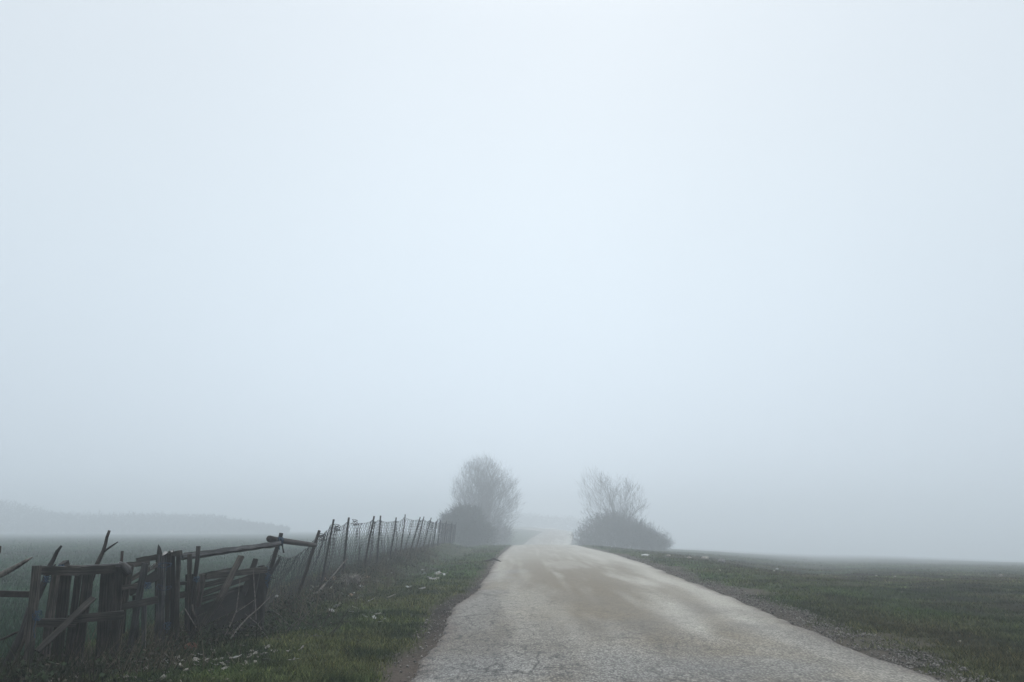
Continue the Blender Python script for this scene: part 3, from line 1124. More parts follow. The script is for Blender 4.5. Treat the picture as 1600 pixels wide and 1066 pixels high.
# posts and rails of the middle
m = MB()
m.ring_tube([at(310, 853.5, 10.55), at(308.5, 875, 10.55), at(304.5, 905, 10.55), at(302, 950, 10.55), at(299, 1008, 10.55)], [.030, .029, .028, .03, .03], 8, .06)
tag(m.build('round_post', M['darkwood'], smooth=True), 'dark round post rising above the left end of the long rail', 'post')
m = MB()
m.plank(at(299, 897, 10.75), at(297, 1010, 10.75), .125, .08)
tag(m.build('stump_post', M['darkwood']), 'thick squat dark post at the left end of the collapsed pallet', 'post')
knot('twine_loop', at(307, 905, 10.5), None, .03, 3, tail=.05)
tag(bpy.data.objects['twine_loop'], 'blue twine loop tied round the thick squat post', 'twine')
m = MB()
m.plank(at(283, 871, 10.62), at(436, 850, 12.0), .05, .09, seg=12, rough=.005, view=(.1, -1, .25))
m.plank(at(285, 867, 10.66), at(380, 855.5, 11.5), .012, .10, seg=8, rough=.004, view=(.1, -1, .25))
tag(m.build('long_rail', M['greywood']), 'long grey top rail sloping up from the slatted pallet to the leaning post', 'rail')

# 4. collapsed pallet
pD = empty('pallet', (at(345, 985, 10.9).x, 10.9, hz(-4.0, 10.9)), 'collapsed pallet sagging to the left below the long rail', 'pallet', 'pallets tied into the barrier')
board('stile', pD, (317, 897), (308, 948), 10.8, 10.8, 9, t=.05)
board('stringer', pD, (322, 901), (416, 890), 10.75, 11.5, 8.5, 'wood', t=.05)
board('slat', pD, (316, 899), (364, 889.5), 10.95, 11.4, 6, t=.02)
board('slat', pD, (314, 916), (360, 905), 10.95, 11.35, 8, t=.02)
board('slat', pD, (311, 930), (404, 897), 11.0, 11.6, 7, t=.02)
board('slat', pD, (306, 941), (388, 915), 11.0, 11.55, 7, t=.02)
board('slat', pD, (303, 957), (392, 922), 10.95, 11.5, 12, 'darkwood', t=.02)
board('slat', pD, (304, 975), (398, 930), 10.9, 11.5, 15, 'darkwood', t=.02)
board('slat', pD, (312, 992), (400, 948), 10.85, 11.4, 13, 'darkwood', t=.02)
board('slat', pD, (322, 1003), (405, 966), 10.8, 11.3, 13, 'darkwood', t=.02)
board('crosspiece', pD, (400, 893), (384, 978), 11.45, 11.3, 12, 'darkwood', t=.04)
m = MB()
pl(m, (377, 869), (345, 934), 11.0, 10.7, 9.5, t=.03, view=(-.3, -1, .1))
pl(m, (345, 934), (318, 975), 10.7, 10.65, 9.5, t=.03)
tag(m.build('leaning_plank', M['wood']), 'stout plank leaning to the right through the collapsed pallet', 'plank')
m = MB()
pl(m, (400, 874), (380, 930), 11.65, 11.4, 7, t=.04, cut=.5)
tag(m.build('broken_stake', M['darkwood']), 'short broken stake showing behind the right end of the collapsed pallet', 'stake')
m = MB()
m.ring_tube([at(408, 884, 11.8), at(409, 893, 11.8), at(404, 985, 11.8)], [.055, .06, .07], 7, .2)
tag(m.build('tree_stub', M['darkwood']), 'low rounded stub of wood between the collapsed pallet and the leaning post', 'stump')

# leaning corner post with rags, cross log
branch('leaning_post', [(439.5, 833, 12.15), (437, 845, 12.15), (431, 862, 12.1), (424, 885, 12.05), (415, 920, 12.0), (406, 955, 11.95), (397, 1000, 11.9)],
       [.030, .033, .034, .034, .038, .042, .045], 'darkwood', 'leaning corner post where the long rail and the round cross pole are tied', 'post', n=8, jit=.06)
branch('cross_pole', [(420.5, 842, 12.1), (430, 843.5, 12.35), (455, 847, 13.6), (478, 850, 15.4), (492, 852, 16.45)], [.047, .046, .044, .046, .046], 'rust',
       'thick round pole tied level from the leaning corner post to the first fence post', 'pole', n=10, jit=.05)
knot('twine_lashing', at(438, 846, 12.1), None, .06, 5, tail=.12, ax=(1, .6, 0), rad=.007)
tag(bpy.data.objects['twine_lashing'], 'blue twine lashing round the joint at the top of the leaning corner post', 'twine')
m = MB()
m.ring_tube([at(441, 851, 12.05), at(442, 857, 12.05), at(443.5, 864, 12.05)], [.011, .009, .013], 5, .2)
tag(m.build('hanging_strap', M['darkwood']), 'short black strap dangling from the right side of the leaning corner post', 'strap')
rag('bark_strip', [at(437, 869, 11.95), at(439, 872, 11.95), at(409, 926, 11.8), at(404, 920, 11.8)], 'greywood', 'torn grey strip of bark hanging along the lower leaning corner post', 'bark', amp=.04, seed=12)
branch('thin_stick', [(400, 896, 11.75), (414, 900, 11.8), (431, 904.5, 11.85)], [.010, .009, .007], 'bark', 'short thin stick poking out to the right of the leaning corner post', 'stick')
m = MB()
for q in range(5):
    c0 = at(419 + random.uniform(-3, 3), 885 + q * 4, 11.8)
    m.ring_tube([c0 + Vector((random.uniform(-.03, .03), 0, -.03 * z_)) + Vector((.035 * math.sin(z_ * 2 + q), -.02, 0)) for z_ in range(6)], .006, 4)
tag(m.build('twine_tangle', M['twine']), 'tangle of blue twine hanging halfway down the leaning corner post', 'twine')

# dead stalks and sticks in front of the collapsed pallet
branch('dead_stalk', [(375, 906, 10.7), (373, 925, 10.7), (369, 955, 10.65), (362, 972, 10.6), (352, 992, 10.55), (347, 1004, 10.5)], [.004, .006, .008, .008, .008, .008], 'paleb', 'pale upright dead stalk forking in front of the collapsed pallet', 'stalk',
       forks=[([(369, 957, 10.65), (381, 949, 10.7), (397, 938, 10.75)], [.006, .005, .003])])
branch('fallen_stick', [(421, 934, 11.2), (404, 951, 11.0), (388, 964, 10.8), (372, 982, 10.6), (352, 1010, 10.4), (345, 1018, 10.3)], [.005, .007, .009, .012, .011, .009], 'paleb', 'grey fallen stick leaning down leftwards below the leaning corner post', 'stick')
branch('dead_stalk', [(289, 951, 10.2), (297, 965, 10.2), (307, 981, 10.2)], [.005, .006, .006], 'paleb', 'short pale stalk slanting down to the right in front of the thick squat post', 'stalk')
branch('dead_stalk', [(396, 890, 11.2), (397, 915, 11.2), (399, 940, 11.1), (400, 968, 11.0)], [.004, .006, .007, .007], 'paleb', 'thin pale stalk standing upright beside the right end of the collapsed pallet', 'stalk')
branch('bent_stick', [(300, 945, 10.45), (302, 957, 10.4), (308, 968, 10.4), (309, 985, 10.4)], [.014, .013, .012, .011], 'bark', 'bent dark stick curving down in front of the thick squat post', 'stick')
rr = random.Random(5)
for q in range(46):
    px, py = rr.uniform(310, 520), rr.uniform(968, 1002)
    b = gnd(px, py)
    ln, a, el_ = rr.uniform(.25, .75), rr.uniform(-1.5, 1.5), rr.uniform(.05, 1.1)
    d = Vector((math.sin(a) * math.cos(el_), -.35 * math.cos(el_) * rr.random(), math.sin(el_)))
    m = MB()
    p_ = [b + d * ln * k + Vector((0, 0, -.10 * k * k)) + Vector((rr.uniform(-.015, .015), 0, rr.uniform(-.01, .01))) for k in (0, .25, .5, .75, 1)]
    m.ring_tube(p_, [.006, .0055, .005, .004, .002], 4)
    for _ in range(rr.randint(1, 3)):
        k = rr.randint(1, 3)
        m.ring_tube([p_[k], p_[k] + Vector((rr.uniform(-.12, .12), rr.uniform(-.05, .05), rr.uniform(.02, .14)))], [.004, .002], 3)
    tag(m.build('twig', M['paleb' if q % 3 == 0 else 'bark']), 'dry twig in the dark brushwood below the collapsed pallet', 'twig', 'dry twigs in the brushwood below the barrier')

# reddish lump
b = gnd(300, 1016)
lump('brick', b + Vector((0, 0, .03)), .085, .06, .06, 'brick', 'dull red broken brick half hidden in weeds below the thick squat post', 'brick', seed=8, sub=2, amp=.18)

# ------------------------------------------------------------------ stones, scraps and other litter
STONES = [(527, 911, 9, 7, 'stone', 'pale stone at the foot of the third fence post'), (521, 905, 7, 7, 'pinkstone', 'tan stone on top of the pale ones by the third fence post'),
          (534, 908, 7, 7, 'stone', 'second pale stone just right of the third fence post foot'), (538, 903, 5, 5, 'darkstone', 'little grey stone beside the dry grass tussock'),
          (556, 902, 6, 5, 'darkstone', 'small grey stone right of the dry grass tussock'), (562, 912, 10, 6, 'pinkstone', 'flat pinkish stone between the third and fourth fence posts'),
          (506, 908, 7, 9, 'pinkstone', 'upright tan stone by the second fence post'), (574, 902, 8, 4, 'pinkstone', 'flat reddish stone at the foot of the fourth fence post'),
          (590, 909, 7, 4, 'darkstone', 'flat grey stone on the bank below the fifth fence post'), (547, 931, 6, 6, 'pinkstone', 'brownish stone among the white scraps on the bank'),
          (619, 945, 4, 2.5, 'pinkstone', 'lone orange tinted pebble in the turf of the left verge')]
for i, (px, py, wx, hx, mt_, lb) in enumerate(STONES):
    b = gnd(px, py + hx * .4)
    k = b.y / FPX
    lump('stone', b + Vector((0, .05, hx * k * .28)), wx * k * .55, wx * k * .45, hx * k * .6, mt_, lb, 'stone', seed=20 + i, rot=i, amp=.3)
b = gnd(548, 916)
m = MB()
for q in range(240):
    a, r0 = rr.uniform(0, 6.28), rr.uniform(0, .11)
    p0 = b + Vector((math.cos(a) * r0, math.sin(a) * r0, 0))
    d = Vector((math.cos(a) * r0 * 1.4, math.sin(a) * r0, rr.uniform(.16, .33)))
    m.ring_tube([p0, p0 + d * .6, p0 + d + Vector((math.cos(a) * .07, math.sin(a) * .07, -.05))], [.006, .005, .002], 3)
tag(m.build('grass_tussock', M['scrap']), 'dry straw coloured tussock between the third and fourth fence posts', 'tussock')

branch('pale_branch', [(543.5, 872, 20.4), (540, 877, 20.4), (535, 881, 20.3), (524, 895, 19.5), (510, 910, 18.6), (503, 919, 17.6), (498, 925, 17.1), (487, 931, 16.6), (483, 936, 16.4), (479, 938, 16.2)],
       [.018, .022, .02, .016, .018, .03, .03, .03, .028, .012], 'paleb', 'long pale broken branch leaning on the third fence post', 'branch', n=6, jit=.25)

meshes = []
for i in range(7):
    r = random.Random(100 + i)
    m = MB()
    n = 6
    for side in (0, 1):
        for a_ in range(n):
            for b_ in range(n):
                u, v = a_ / (n - 1) - .5, b_ / (n - 1) - .5
                edge_ = 1 - .35 * r.random() * (abs(u) > .4 or abs(v) > .4)
                zz = .5 * float(fbm(u * 3 + i * 5, v * 3, 120)) + .9 * (u * u) * (1 if i % 2 else .3)
                m.v.append(Vector((u * edge_ * 1.3, v * edge_ * (.5 + .12 * i), zz * .6 - side * .03)))
                m.uv.append((u, v))
    for a_ in range(n - 1):
        for b_ in range(n - 1):
            q = a_ * n + b_
            m.f.append((q, q + n, q + n + 1, q + 1))
            q += n * n
            m.f.append((q, q + 1, q + n + 1, q + n))
    lo = Vector((0, 0, 0))
    for key in ('scrap', 'white', 'cloth'):
        me = bpy.data.meshes.new('litter_' + key)
        me.from_pydata(m.v, [], m.f)
        me.materials.append(M[key])
        me.update()
        meshes.append((key, me))


def scraps(pts, name, label, cat, group, smin, smax, keys):
    for i, (px, py) in enumerate(pts):
        b = gnd(px, py)
        ch = [me for kk, me in meshes if kk == keys[i % len(keys)]]
        o = bpy.data.objects.new(name, rr.choice(ch))
        COL.objects.link(o)
        s_ = rr.uniform(smin, smax)
        o.location = (b.x, b.y, hz(b.x, b.y) + .014)
        o.rotation_euler = (rr.uniform(-.5, .5), rr.uniform(-.5, .5), rr.uniform(0, 6.28))
        o.scale = (s_, s_ * rr.uniform(.6, 1), s_)
        tag(o, label, cat, group)


near = [(134, 1047), (120, 1062), (136, 1048), (155, 1037), (165, 1045), (193, 1040), (200, 1048), (209, 1040), (221, 1038), (229, 1037), (240, 1027), (247, 1027), (256, 1036), (218, 1050), (215, 1053), (184, 1058), (197, 1062),
        (243, 1047), (236, 1055), (252, 1065), (262, 1040), (268, 1036), (277, 1030), (284, 1037), (287, 1033), (306, 1034), (321, 1031), (325, 1035), (341, 1034), (346, 1035), (356, 1038), (364, 1032), (334, 1042), (349, 1042),
        (310, 1042), (304, 1043), (388, 1022), (394, 1021), (400, 1022), (408, 1027), (416, 1024), (424, 1020), (432, 1020), (450, 1020), (374, 1028), (471, 1017), (379, 1012), (412, 1013), (420, 1012)]
near += [(rr.gauss(330, 75), rr.gauss(1030, 9)) for _ in range(40)] + [(rr.uniform(110, 300), rr.uniform(1028, 1062)) for _ in range(26)]
near = [(a, min(max(b, 1008), 1064)) for a, b in near if a > 105]
scraps(near, 'litter_scrap', 'pale crumpled scrap on the turf in front of the pallet barrier', 'litter', 'pale scraps strewn in front of the barrier', .035, .08, ['scrap', 'scrap', 'cloth', 'scrap', 'scrap', 'scrap'])
mid = [(536, 931), (541, 939), (545, 940), (558, 937), (561, 939), (565, 935), (552, 929), (540, 922), (563, 919), (545, 934), (497, 918), (486, 925), (480, 928), (488, 920), (517, 922), (524, 950), (530, 946), (546, 955), (548, 958), (552, 951), (518, 957),
       (585, 968), (590, 962), (600, 970), (594, 974), (580, 960), (570, 966), (579, 941), (584, 937), (604, 899), (611, 897), (592, 903)]
scraps(mid, 'litter_scrap', 'pale scrap lying on the bank below the fence between its first and fifth posts', 'litter', 'pale scraps on the bank below the fence', .06, .12, ['white', 'scrap', 'cloth'])
far = [(669, 904), (671, 905), (676, 907), (683, 897), (686, 899), (690, 899), (694, 900), (685, 906), (660, 892), (661, 899), (697, 898), (678, 893), (639, 920), (612, 935), (660, 922)]
scraps(far, 'litter_scrap', 'pale scrap in the hollow of the bank halfway along the left verge', 'litter', 'pale scraps in the hollow of the bank', .10, .2, ['white', 'scrap', 'cloth'])
rag('white_bag', [at(604.5, 873, 28.4), at(608, 872, 28.4), at(606, 881, 28.4), at(603, 882, 28.4)], 'white', 'torn white plastic bag caught at the foot of the sixth fence post', 'plastic bag', amp=.05, seed=3)
b = gnd(410, 961)
lump('plastic_scrap', gnd(431, 951) + Vector((0, 0, .2)), .035, .03, .025, 'cloth', 'small white scrap caught in the weeds right of the leaning corner post', 'plastic', seed=31)

RST = [(1009, 867.5, 13, 3.2, 'white', 'flat bright white slab beside the bushes on the right'), (1045, 868, 8, 2.5, 'stone', 'small low pale stone right of the bright white slab'), (1077, 871, 8, 2.5, 'stone', 'small pale stone just left of the largest pale stone'),
       (1102, 872, 15, 5, 'stone', 'largest pale stone on the right verge bank'), (1128, 876, 12, 6, 'darkstone', 'dull grey stone right of the largest pale stone'), (1215, 889, 5, 3, 'white', 'small white stone alone on the pasture edge'),
       (1210, 892, 4, 2.5, 'stone', 'tiny pale stone close left of the small white stone'), (1125, 891, 4, 2, 'stone', 'tiny pale stone on the right verge nearer the road'), (1223, 892, 4, 2.5, 'stone', 'tiny pale stone close right of the small white stone'),
       (1370, 900, 4, 2.5, 'stone', 'pale pebble in the middle of the right pasture'), (1399, 901, 5, 2.5, 'stone', 'pale pebble slightly right of the middle of the right pasture'), (1473, 906, 5, 2, 'stone', 'flat pale stone in the pasture left of the far right stone'),
       (1565, 899, 6, 3.5, 'stone', 'pale stone far out in the pasture near the right edge'), (1411, 926, 4, 2, 'darkstone', 'bluish grey stone in the near pasture'), (1327, 993, 5, 4, 'stone', 'white pebble on the gravel edge of the road at right'),
       (1503, 1003, 7, 3, 'stone', 'pale stone in the turf near the lower right corner')]
for i, (px, py, wx, hx, mt_, lb) in enumerate(RST):
    b = gnd(px, py + hx * .5)
    k = b.y / FPX
    lump('stone', b + Vector((0, .05, hx * k * .3)), wx * k * .5, wx * k * .4, hx * k * .65, mt_, lb, 'stone', seed=50 + i, rot=i * .7, amp=.22)
branch('dead_branch', [(756, 876.5, 33), (765, 875.5, 33), (772, 873, 33), (776, 875, 33), (783, 877.5, 32.5)], [.02, .035, .05, .03, .015], 'bark', 'dark dead branch lying on the left verge close to the road', 'branch')
# clods at the left
for i, (px, py, wx, hx) in enumerate(((417, 1033, 22, 5), (546, 1012, 10, 3), (482, 1053, 8, 3))):
    b = gnd(px, py)
    k = b.y / FPX
    lump('earth_clod', b + Vector((0, 0, .0)), wx * k * .5, wx * k * .35, hx * k * .7, 'darkwood', ('long dark clod of earth in the turf beside the pale scraps', 'small dark clod of earth in the open turf', 'tiny dark clod nearest the bottom edge')[i], 'clod', seed=70 + i, amp=.4)
# dead tufts on the right pasture
for i, (px, py, n_, hh) in enumerate(((1255, 876, 260, .34), (1243, 874, 160, .25))):
    b = gnd(px, py)
    m = MB()
    for q in range(n_):
        a, r0 = rr.uniform(0, 6.28), rr.uniform(0, .55)
        p0 = b + Vector((math.cos(a) * r0, math.sin(a) * r0, 0))
        d = Vector((math.cos(a) * .1, math.sin(a) * .1, rr.uniform(.3, 1) * hh))
        m.ring_tube([p0, p0 + d * .6, p0 + d + Vector((math.cos(a) * .05, 0, -.03))], [.008, .007, .003], 3)
    tag(m.build('grass_tussock', M['scrap']), ('wide pale tussock of dead grass on the right pasture', 'lower pale tussock left of the wide one')[i], 'tussock')

# ------------------------------------------------------------------ bare trees and thickets
def seg_mesh(name, segs, m, sides=3, leaves_=None, parent=None):
    """segs: list of (p0, p1, r0, r1); one mesh of tapered prisms"""
    A = np.array([s_[0] for s_ in segs], float)
    B = np.array([s_[1] for s_ in segs], float)
    r0 = np.array([s_[2] for s_ in segs])[:, None]
    r1 = np.array([s_[3] for s_ in segs])[:, None]
    d = B - A
    d /= np.linalg.norm(d, axis=1, keepdims=True) + 1e-9
    ref = np.where(np.abs(d[:, 2:3]) < .9, np.array([[0, 0, 1.0]]), np.array([[1.0, 0, 0]]))
    u = np.cross(d, ref)
    u /= np.linalg.norm(u, axis=1, keepdims=True)
    v = np.cross(d, u)
    V, n = [], len(segs)
    for (P, r) in ((A, r0), (B, r1)):
        for k in range(sides):
            th = 2 * math.pi * k / sides
            V.append(P + (u * math.cos(th) + v * math.sin(th)) * r)
    V = np.stack(V, 1).reshape(-1, 3)
    f = []
    for k in range(sides):
        k2 = (k + 1) % sides
        f.append([k, k2, sides + k2, sides + k])
    F = (np.array(f)[None] + (np.arange(n) * sides * 2)[:, None, None]).reshape(-1, 4)
    o0 = parent.location if parent is not None else None
    return npmesh(name, V, F, m, parent=parent, origin=tuple(o0) if o0 is not None else tuple(A.min(0) * 0))


def grow(r, p, d, ln, rad, lev, segs, spread, up, keep, nseg=4, kids=(3, 5), decay=.62):
    """recursive limb: a crooked polyline whose children leave along it"""
    pts = [p]
    q = p
    dd = d.normalized()
    for i in range(nseg):
        dd = (dd + Vector((r.gauss(0, .13), r.gauss(0, .13), r.gauss(0, .10) + up * .06))).normalized()
        q2 = q + dd * (ln / nseg)
        if not keep(q2):
            dd = (dd + Vector((r.gauss(0, .3), r.gauss(0, .3), r.gauss(0, .3)))).normalized()
            q2 = q + dd * (ln / nseg * .4)
            if not keep(q2):
                break
        ra = rad * (1 - .75 * i / nseg)
        segs.append((q, q2, ra, rad * (1 - .75 * (i + 1) / nseg), lev))
        q = q2
        pts.append(q)
        if lev > 0 and i >= (0 if lev < 3 else 1):
            for _ in range(r.randint(*kids) if i else 1):
                s_ = Vector((r.gauss(0, 1), r.gauss(0, 1), r.gauss(0, .8) + up)).normalized()
                nd = (dd + s_ * spread).normalized()
                grow(r, q, nd, ln * decay * r.uniform(.7, 1.15), max(rad * (1 - .7 * (i + 1) / nseg) * .62, .004), lev - 1, segs, spread, up, keep, max(2, nseg - 1), kids, decay)


def tree(name, base, label, cat, stems, lev, ln, rad, spread, up, keep, seed, minr=.006, kids=(2, 3), decay=.6, group=None, fill=0, blobs=()):
    r = random.Random(seed)
    segs = []
    for (dx, dy, dz, l2) in stems:
        grow(r, Vector(base) + Vector((dx * .12, dy * .12, -.1)), Vector((dx, dy, dz)), ln * l2, rad, lev, segs, spread, up, keep, 5, kids, decay)
    root = empty(name, base, label, cat, group)
    tr = [(a, b, ra, rb) for a, b, ra, rb, l in segs if l == lev]
    cr_ = [(a, b, max(ra, minr), max(rb, minr * .8)) for a, b, ra, rb, l in segs if l < lev]
    vols = [b_[1] * b_[3] for b_ in blobs]
    j = 0
    while j < fill:                                   # the finest twigs, all pointing up and outwards
        (c, rx, ry, rz) = r.choices(blobs, vols)[0]
        q_ = Vector((r.gauss(0, 1), r.gauss(0, 1), r.gauss(0, 1))).normalized() * (r.random() ** .40) * 1.12
        p = Vector((c[0] + rx * q_.x, c[1] + ry * q_.y, c[2] + rz * q_.z))
        if not keep(p) or p.z < base[2]:
            continue
        j += 1
        d = (p - Vector(base) - Vector((0, 0, .6))).normalized()
        d = (d + Vector((r.gauss(0, .45), r.gauss(0, .45), r.gauss(.1, .35)))).normalized()
        ln_ = r.uniform(.45, 1.3)
        for i in range(2):
            p2 = p + d * ln_ / 2
            cr_.append((p, p2, minr * (1 - .3 * i), minr * (.75 - .3 * i)))
            p = p2
            d = (d + Vector((r.gauss(0, .2), r.gauss(0, .2), r.gauss(.05, .2)))).normalized()
    print(name, len(tr), len(cr_))
    seg_mesh('trunk', tr, M['bark'], 6, parent=root)
    seg_mesh('crown', cr_, M['twig'], 3, parent=root)
    return root


def inside(blobs, ns=0, amp=.18):
    """union of ellipsoids with a ragged surface"""
    from mathutils import noise

    def k(p):
        for (c, rx, ry, rz) in blobs:
            q = Vector(((p.x - c[0]) / rx, (p.y - c[1]) / ry, (p.z - c[2]) / rz))
            if q.length < 1 + amp * (noise.noise(Vector((p.x * .8 + ns, p.y * .8, p.z * .8))) * 1.3 + noise.noise(Vector((p.x * 2.3 + ns, p.y * 2.3, p.z * 2.3))) * 1.1):
                return True
        return False
    return k


# the sky-line of each crown was sighted; distances are real
def rad_px(px, Y):
    return px * Y / FPX


TY = 122.0
tb = gnd(756, 857)
tb = Vector((at(757, 815, TY).x, TY, hz(at(757, 815, TY).x, TY)))
c1 = at(757, 768, TY)
B1 = [((c1.x, TY, c1.z), rad_px(49, TY), 3.4, rad_px(47, TY)), ((at(762, 812, TY).x, TY, at(0, 812, TY).z), rad_px(44, TY), 3.0, rad_px(44, TY)), ((at(750, 738, TY).x, TY, at(0, 740, TY).z), rad_px(25, TY), 2.0, rad_px(24, TY)), ((at(735, 775, TY).x, TY, at(0, 790, TY).z), rad_px(30, TY), 2.4, rad_px(34, TY)), ((at(785, 780, TY).x, TY, at(0, 785, TY).z), rad_px(29, TY), 2.4, rad_px(36, TY))]
k1 = inside(B1, 3, .2)
stems = [(math.cos(a) * .42 * s_, math.sin(a) * .4 * s_, 1, 1.0) for a, s_ in zip(np.linspace(0, 5.6, 11), [1, .5, .9, .3, 1.1, .7, 1, .4, .8, 1.2, .1])]
tree('bare_tree', tb, 'taller dense bare tree left of the road rising behind a dark thicket', 'tree', stems, 3, 9.4, .14, .75, .35, k1, 5, .0078, (2, 3), .50, fill=10000, blobs=B1)

RY_ = 125.0
rb = Vector((at(965, 815, RY_).x, RY_, hz(at(965, 815, RY_).x, RY_)))
BR = [((at(960, 782, RY_).x, RY_, at(0, 790, RY_).z), rad_px(49, RY_), 3.2, rad_px(44, RY_)), ((at(930, 765, RY_).x, RY_, at(0, 765, RY_).z), rad_px(27, RY_), 2.2, rad_px(32, RY_)), ((rb.x, RY_, at(0, 838, RY_).z), rad_px(24, RY_), 1.8, rad_px(36, RY_)), ((at(980, 788, RY_).x, RY_, at(0, 790, RY_).z), rad_px(31, RY_), 2.4, rad_px(30, RY_))]
kR = inside(BR, 8, .2)
stems = [(-1.1, .1, 1, .95), (-.7, -.3, 1, 1.1), (-.45, .3, 1, 1.15), (-.2, -.2, 1, 1.1), (0, .25, 1, 1.05), (.2, -.3, 1, 1.0), (.42, .1, 1, 1.0), (.7, -.2, 1, .98), (1.05, .2, 1, .95), (1.6, -.1, 1, .85), (2.4, .1, 1, .75)]
tree('bare_tree', rb, 'smaller open bare tree with fanning branches right of the road', 'tree', stems, 3, 8.3, .09, .38, .12, kR, 9, .010, (1, 3), .46, fill=2600, blobs=BR)


def thicket(name, label, blobs, n, seed, Y, leaf=0, minr=.014, cat='bush', amp=.30, mt='twig', group=None):
    """dense scrub: arching stems and twigs filling ragged lobes, with small leaves"""
    r = random.Random(seed)
    k = inside(blobs, seed, amp)
    gx = sum(b[0][0] for b in blobs) / len(blobs)
    gy = sum(b[0][1] for b in blobs) / len(blobs)
    root = empty(name, (gx, gy, hz(gx, gy)), label, cat, group)
    tw, st, lvp = [], [], []
    g00 = min(hz(b[0][0], b[0][1]) for b in blobs)
    vols = [b[1] * b[3] for b in blobs]
    while len(tw) < n:
        (c, rx, ry, rz) = r.choices(blobs, vols)[0]
        p = Vector((c[0] + rx * r.uniform(-1.1, 1.1), c[1] + ry * r.uniform(-1.1, 1.1), c[2] + rz * r.uniform(-1.1, 1.1)))
        if not k(p) or p.z < g00 - .3:
            continue
        out = Vector(((p.x - c[0]) / rx, (p.y - c[1]) / ry, (p.z - c[2]) / rz + .5))
        d = (out * .8 + Vector((r.gauss(0, .6), r.gauss(0, .6), r.gauss(0, .5) + .25))).normalized()
        q = p
        ln = r.uniform(.33, .95)
        for i in range(3):
            q2 = q + d * ln / 3
            tw.append((q, q2, minr * (1.1 - .2 * i), minr * (.9 - .2 * i)))
            q = q2
            d = (d + Vector((r.gauss(0, .25), r.gauss(0, .25), r.gauss(0, .2)))).normalized()
        lvp.append(p)
    for (c, rx, ry, rz) in blobs:
        for _ in range(34):                          # bare shoots standing out of the mass
            a_, k_ = r.uniform(-1.25, 1.25), r.uniform(.2, .9)
            q0 = Vector((c[0] + rx * math.sin(a_) * k_, c[1] + ry * r.uniform(-.6, .6), c[2] + rz * math.cos(a_) * k_))
            dd = Vector((math.sin(a_) + r.gauss(0, .3), r.gauss(0, .3), math.cos(a_) + .5 + r.gauss(0, .2))).normalized()
            ln = r.uniform(.5, 1.5)
            q1 = q0 + dd * ln * .6
            q2 = q1 + (dd + Vector((r.gauss(0, .25), 0, -.1))).normalized() * ln * .5
            tw += [(q0, q1, .016, .013), (q1, q2, .013, .006)]
            for _k in range(3):
                m_ = q1.lerp(q2, r.random())
                tw.append((m_, m_ + (dd + Vector((r.gauss(0, .6), r.gauss(0, .4), r.gauss(0, .4)))).normalized() * r.uniform(.2, .5), .009, .005))
        for _ in range(9):
            g0 = Vector((c[0] + r.uniform(-.5, .5) * rx, c[1] + r.uniform(-.4, .4) * ry, 0))
            g0.z = hz(g0.x, g0.y) - .1
            e = Vector((c[0] + r.uniform(-.7, .7) * rx, c[1] + r.uniform(-.6, .6) * ry, c[2] + rz * r.uniform(.3, .8)))
            md = (g0 + e) / 2 + Vector((r.gauss(0, .15), r.gauss(0, .15), 0))
            st += [(g0, md, .025, .018), (md, e, .018, .008)]
    seg_mesh('stems', st, M['bark'], 5, parent=root)
    seg_mesh('twigs', tw, M[mt], 3, parent=root)
    if leaf:
        P = np.array([lvp[r.randrange(len(lvp))] for _ in range(leaf)]) + rng.normal(0, .22, (leaf, 3))
        V, F, c = leaves(P[:, 0], P[:, 1], P[:, 2], .04 + .04 * rng.random(leaf), np.ones((leaf, 3)), 1.3)
        npmesh('foliage', V, F, M['leafdark'], parent=root, origin=tuple(root.location))
    return root


def bl(px, py, rx, rz, Y, ry=None):
    c = at(px, py, Y)
    return ((c.x, Y, c.z), rad_px(rx, Y), ry or rad_px(rx, Y) * .8, rad_px(rz, Y))


thicket('thicket', 'dark bramble thicket at the end of the wire fence left of the road', [bl(718, 832, 27, 34, 91.5), bl(745, 842, 28, 26, 92.0), bl(700, 838, 14, 30, 91.0), bl(733, 815, 24, 22, 92.5)], 16000, 21, 88, 42000)
thicket('thicket', 'paler scrub close to the left edge of the road beneath the taller bare tree', [bl(772, 838, 24, 26, 120.5), bl(785, 845, 16, 16, 121.5), bl(765, 815, 22, 24, 121.5)], 7500, 22, 94, 5000)
thicket('thicket', 'rounded dark thicket around the foot of the smaller bare tree', [bl(940, 833, 30, 26, 109.5), bl(965, 826, 30, 26, 110.5), bl(918, 843, 22, 16, 108.5), bl(980, 838, 26, 24, 108.5)], 14000, 23, 96, 32000)
thicket('thicket', 'low trailing end of the thicket on the right nearest the bright white slab', [bl(1010, 845, 22, 17, 107.5), bl(1030, 849, 18, 13, 107.0), bl(1000, 836, 16, 17, 108.0)], 6000, 24, 94, 16000)


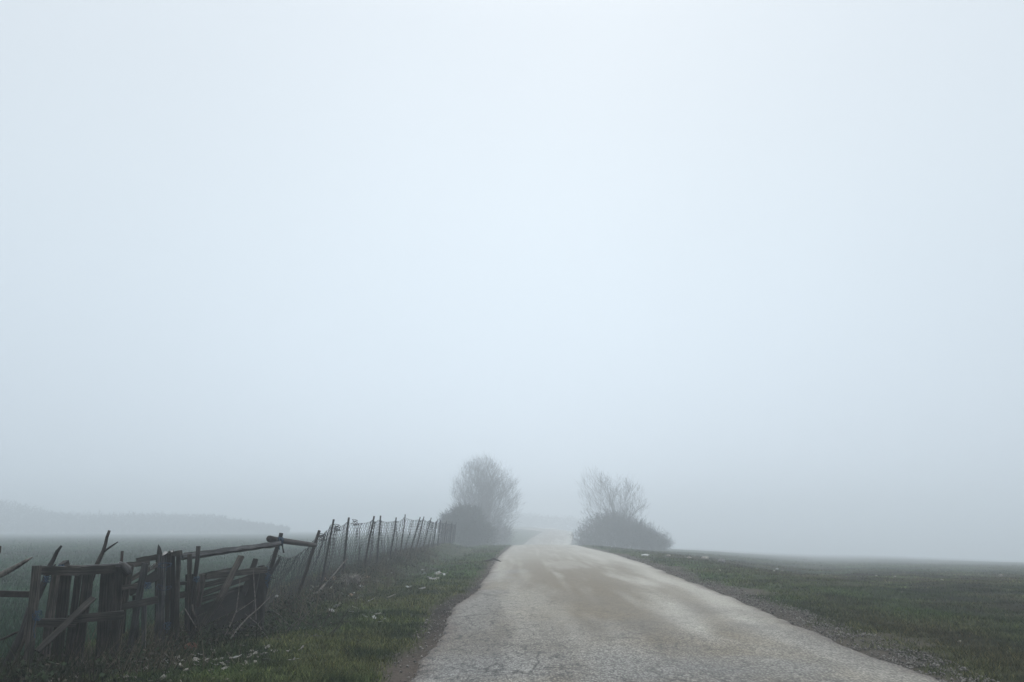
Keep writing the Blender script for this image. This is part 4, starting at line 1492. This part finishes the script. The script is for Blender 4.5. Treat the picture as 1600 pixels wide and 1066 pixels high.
# ------------------------------------------------------------------ far woods fading in the fog
def far_wood(name, label, spans, layers, seed, n, cat='wood'):
    """a ragged mass of leafless crowns: many twig clusters on trunks"""
    r = random.Random(seed)
    segs = []
    for (x0, x1, top0, top1) in spans:
        m = int(n * abs(x1 - x0) / 100)
        for _ in range(m):
            u = r.random()
            Y = r.choice(layers)
            px = x0 + (x1 - x0) * u
            y = Y + r.uniform(-16, 16)
            zt = at(0, top0 + (top1 - top0) * u, Y).z
            x = at(px, 815, y).x
            env = zt * (.26 + .90 * float(fbm(x * .09, seed + Y, 130)) + .34 * float(fbm(x * .4, seed + Y, 131)))
            g_ = hz(x, y)
            z = g_ + (env - g_) * (1 - r.random() ** .75)
            p = Vector((x, y, z))
            d = Vector((r.gauss(0, .7), r.gauss(0, .7), r.gauss(.6, .5))).normalized()
            ln = r.uniform(.7, 1.8)
            p2 = p + d * ln
            segs.append((p, p2, .13, .06))
            for _k in range(2):
                d2 = (d + Vector((r.gauss(0, .6), r.gauss(0, .6), r.gauss(0, .5)))).normalized()
                segs.append((p.lerp(p2, .5), p.lerp(p2, .5) + d2 * ln * .7, .09, .04))
    o = seg_mesh(name, segs, M['twig'], 3)
    return tag(o, label, cat, kind='stuff')


far_wood('far_wood', 'line of woodland faint in the fog beyond the left field', [(-330, 0, 768, 784), (0, 110, 784, 801), (110, 330, 801, 806), (330, 450, 806, 828)], (310, 380, 450, 540), 41, 8000)
far_wood('far_hedge', 'faint hedge and scrub showing through the fog behind the road bend', [(778, 850, 800, 806), (850, 930, 806, 810)], (400, 470, 520), 42, 5000, 'hedge')
#far_wood('distant_scrub', 'barely visible scrub in the fog beyond the right pasture', [(1060, 1160, 842, 850), (1560, 1700, 852, 845)], (95,), 43, 300, 'scrub')

# ------------------------------------------------------------------ the fog
hx0, hx1, hy0, hy1, hz0, hz1 = -434, 436, -45, 712, -75.0, 14.5
me = bpy.data.meshes.new('haze')
me.from_pydata([(x_, y_, z_) for z_ in (hz0, hz1) for y_ in (hy0, hy1) for x_ in (hx0, hx1)], [],
               [(0, 2, 3, 1), (4, 5, 7, 6), (0, 1, 5, 4), (2, 6, 7, 3), (0, 4, 6, 2), (1, 3, 7, 5)])
hm = bpy.data.materials.new('fog')
hm.use_nodes = True
hn = hm.node_tree
hn.nodes.clear()
ho = hn.nodes.new('ShaderNodeOutputMaterial')
pv = hn.nodes.new('ShaderNodeVolumePrincipled')
pv.inputs['Color'].default_value = (.895, .95, 1.0, 1)
pv.inputs['Density'].default_value = FOG
pv.inputs['Density Attribute'].default_value = ''
pv.inputs['Temperature Attribute'].default_value = ''
pv.inputs['Anisotropy'].default_value = .5
hn.links.new(pv.outputs[0], ho.inputs['Volume'])
try:
    hm.cycles.homogeneous_volume = True
except Exception:
    pass
me.materials.append(hm)
haze = bpy.data.objects.new('haze', me)
COL.objects.link(haze)
tag(haze, 'thin even grey fog lying over the whole scene', 'fog', kind='stuff')
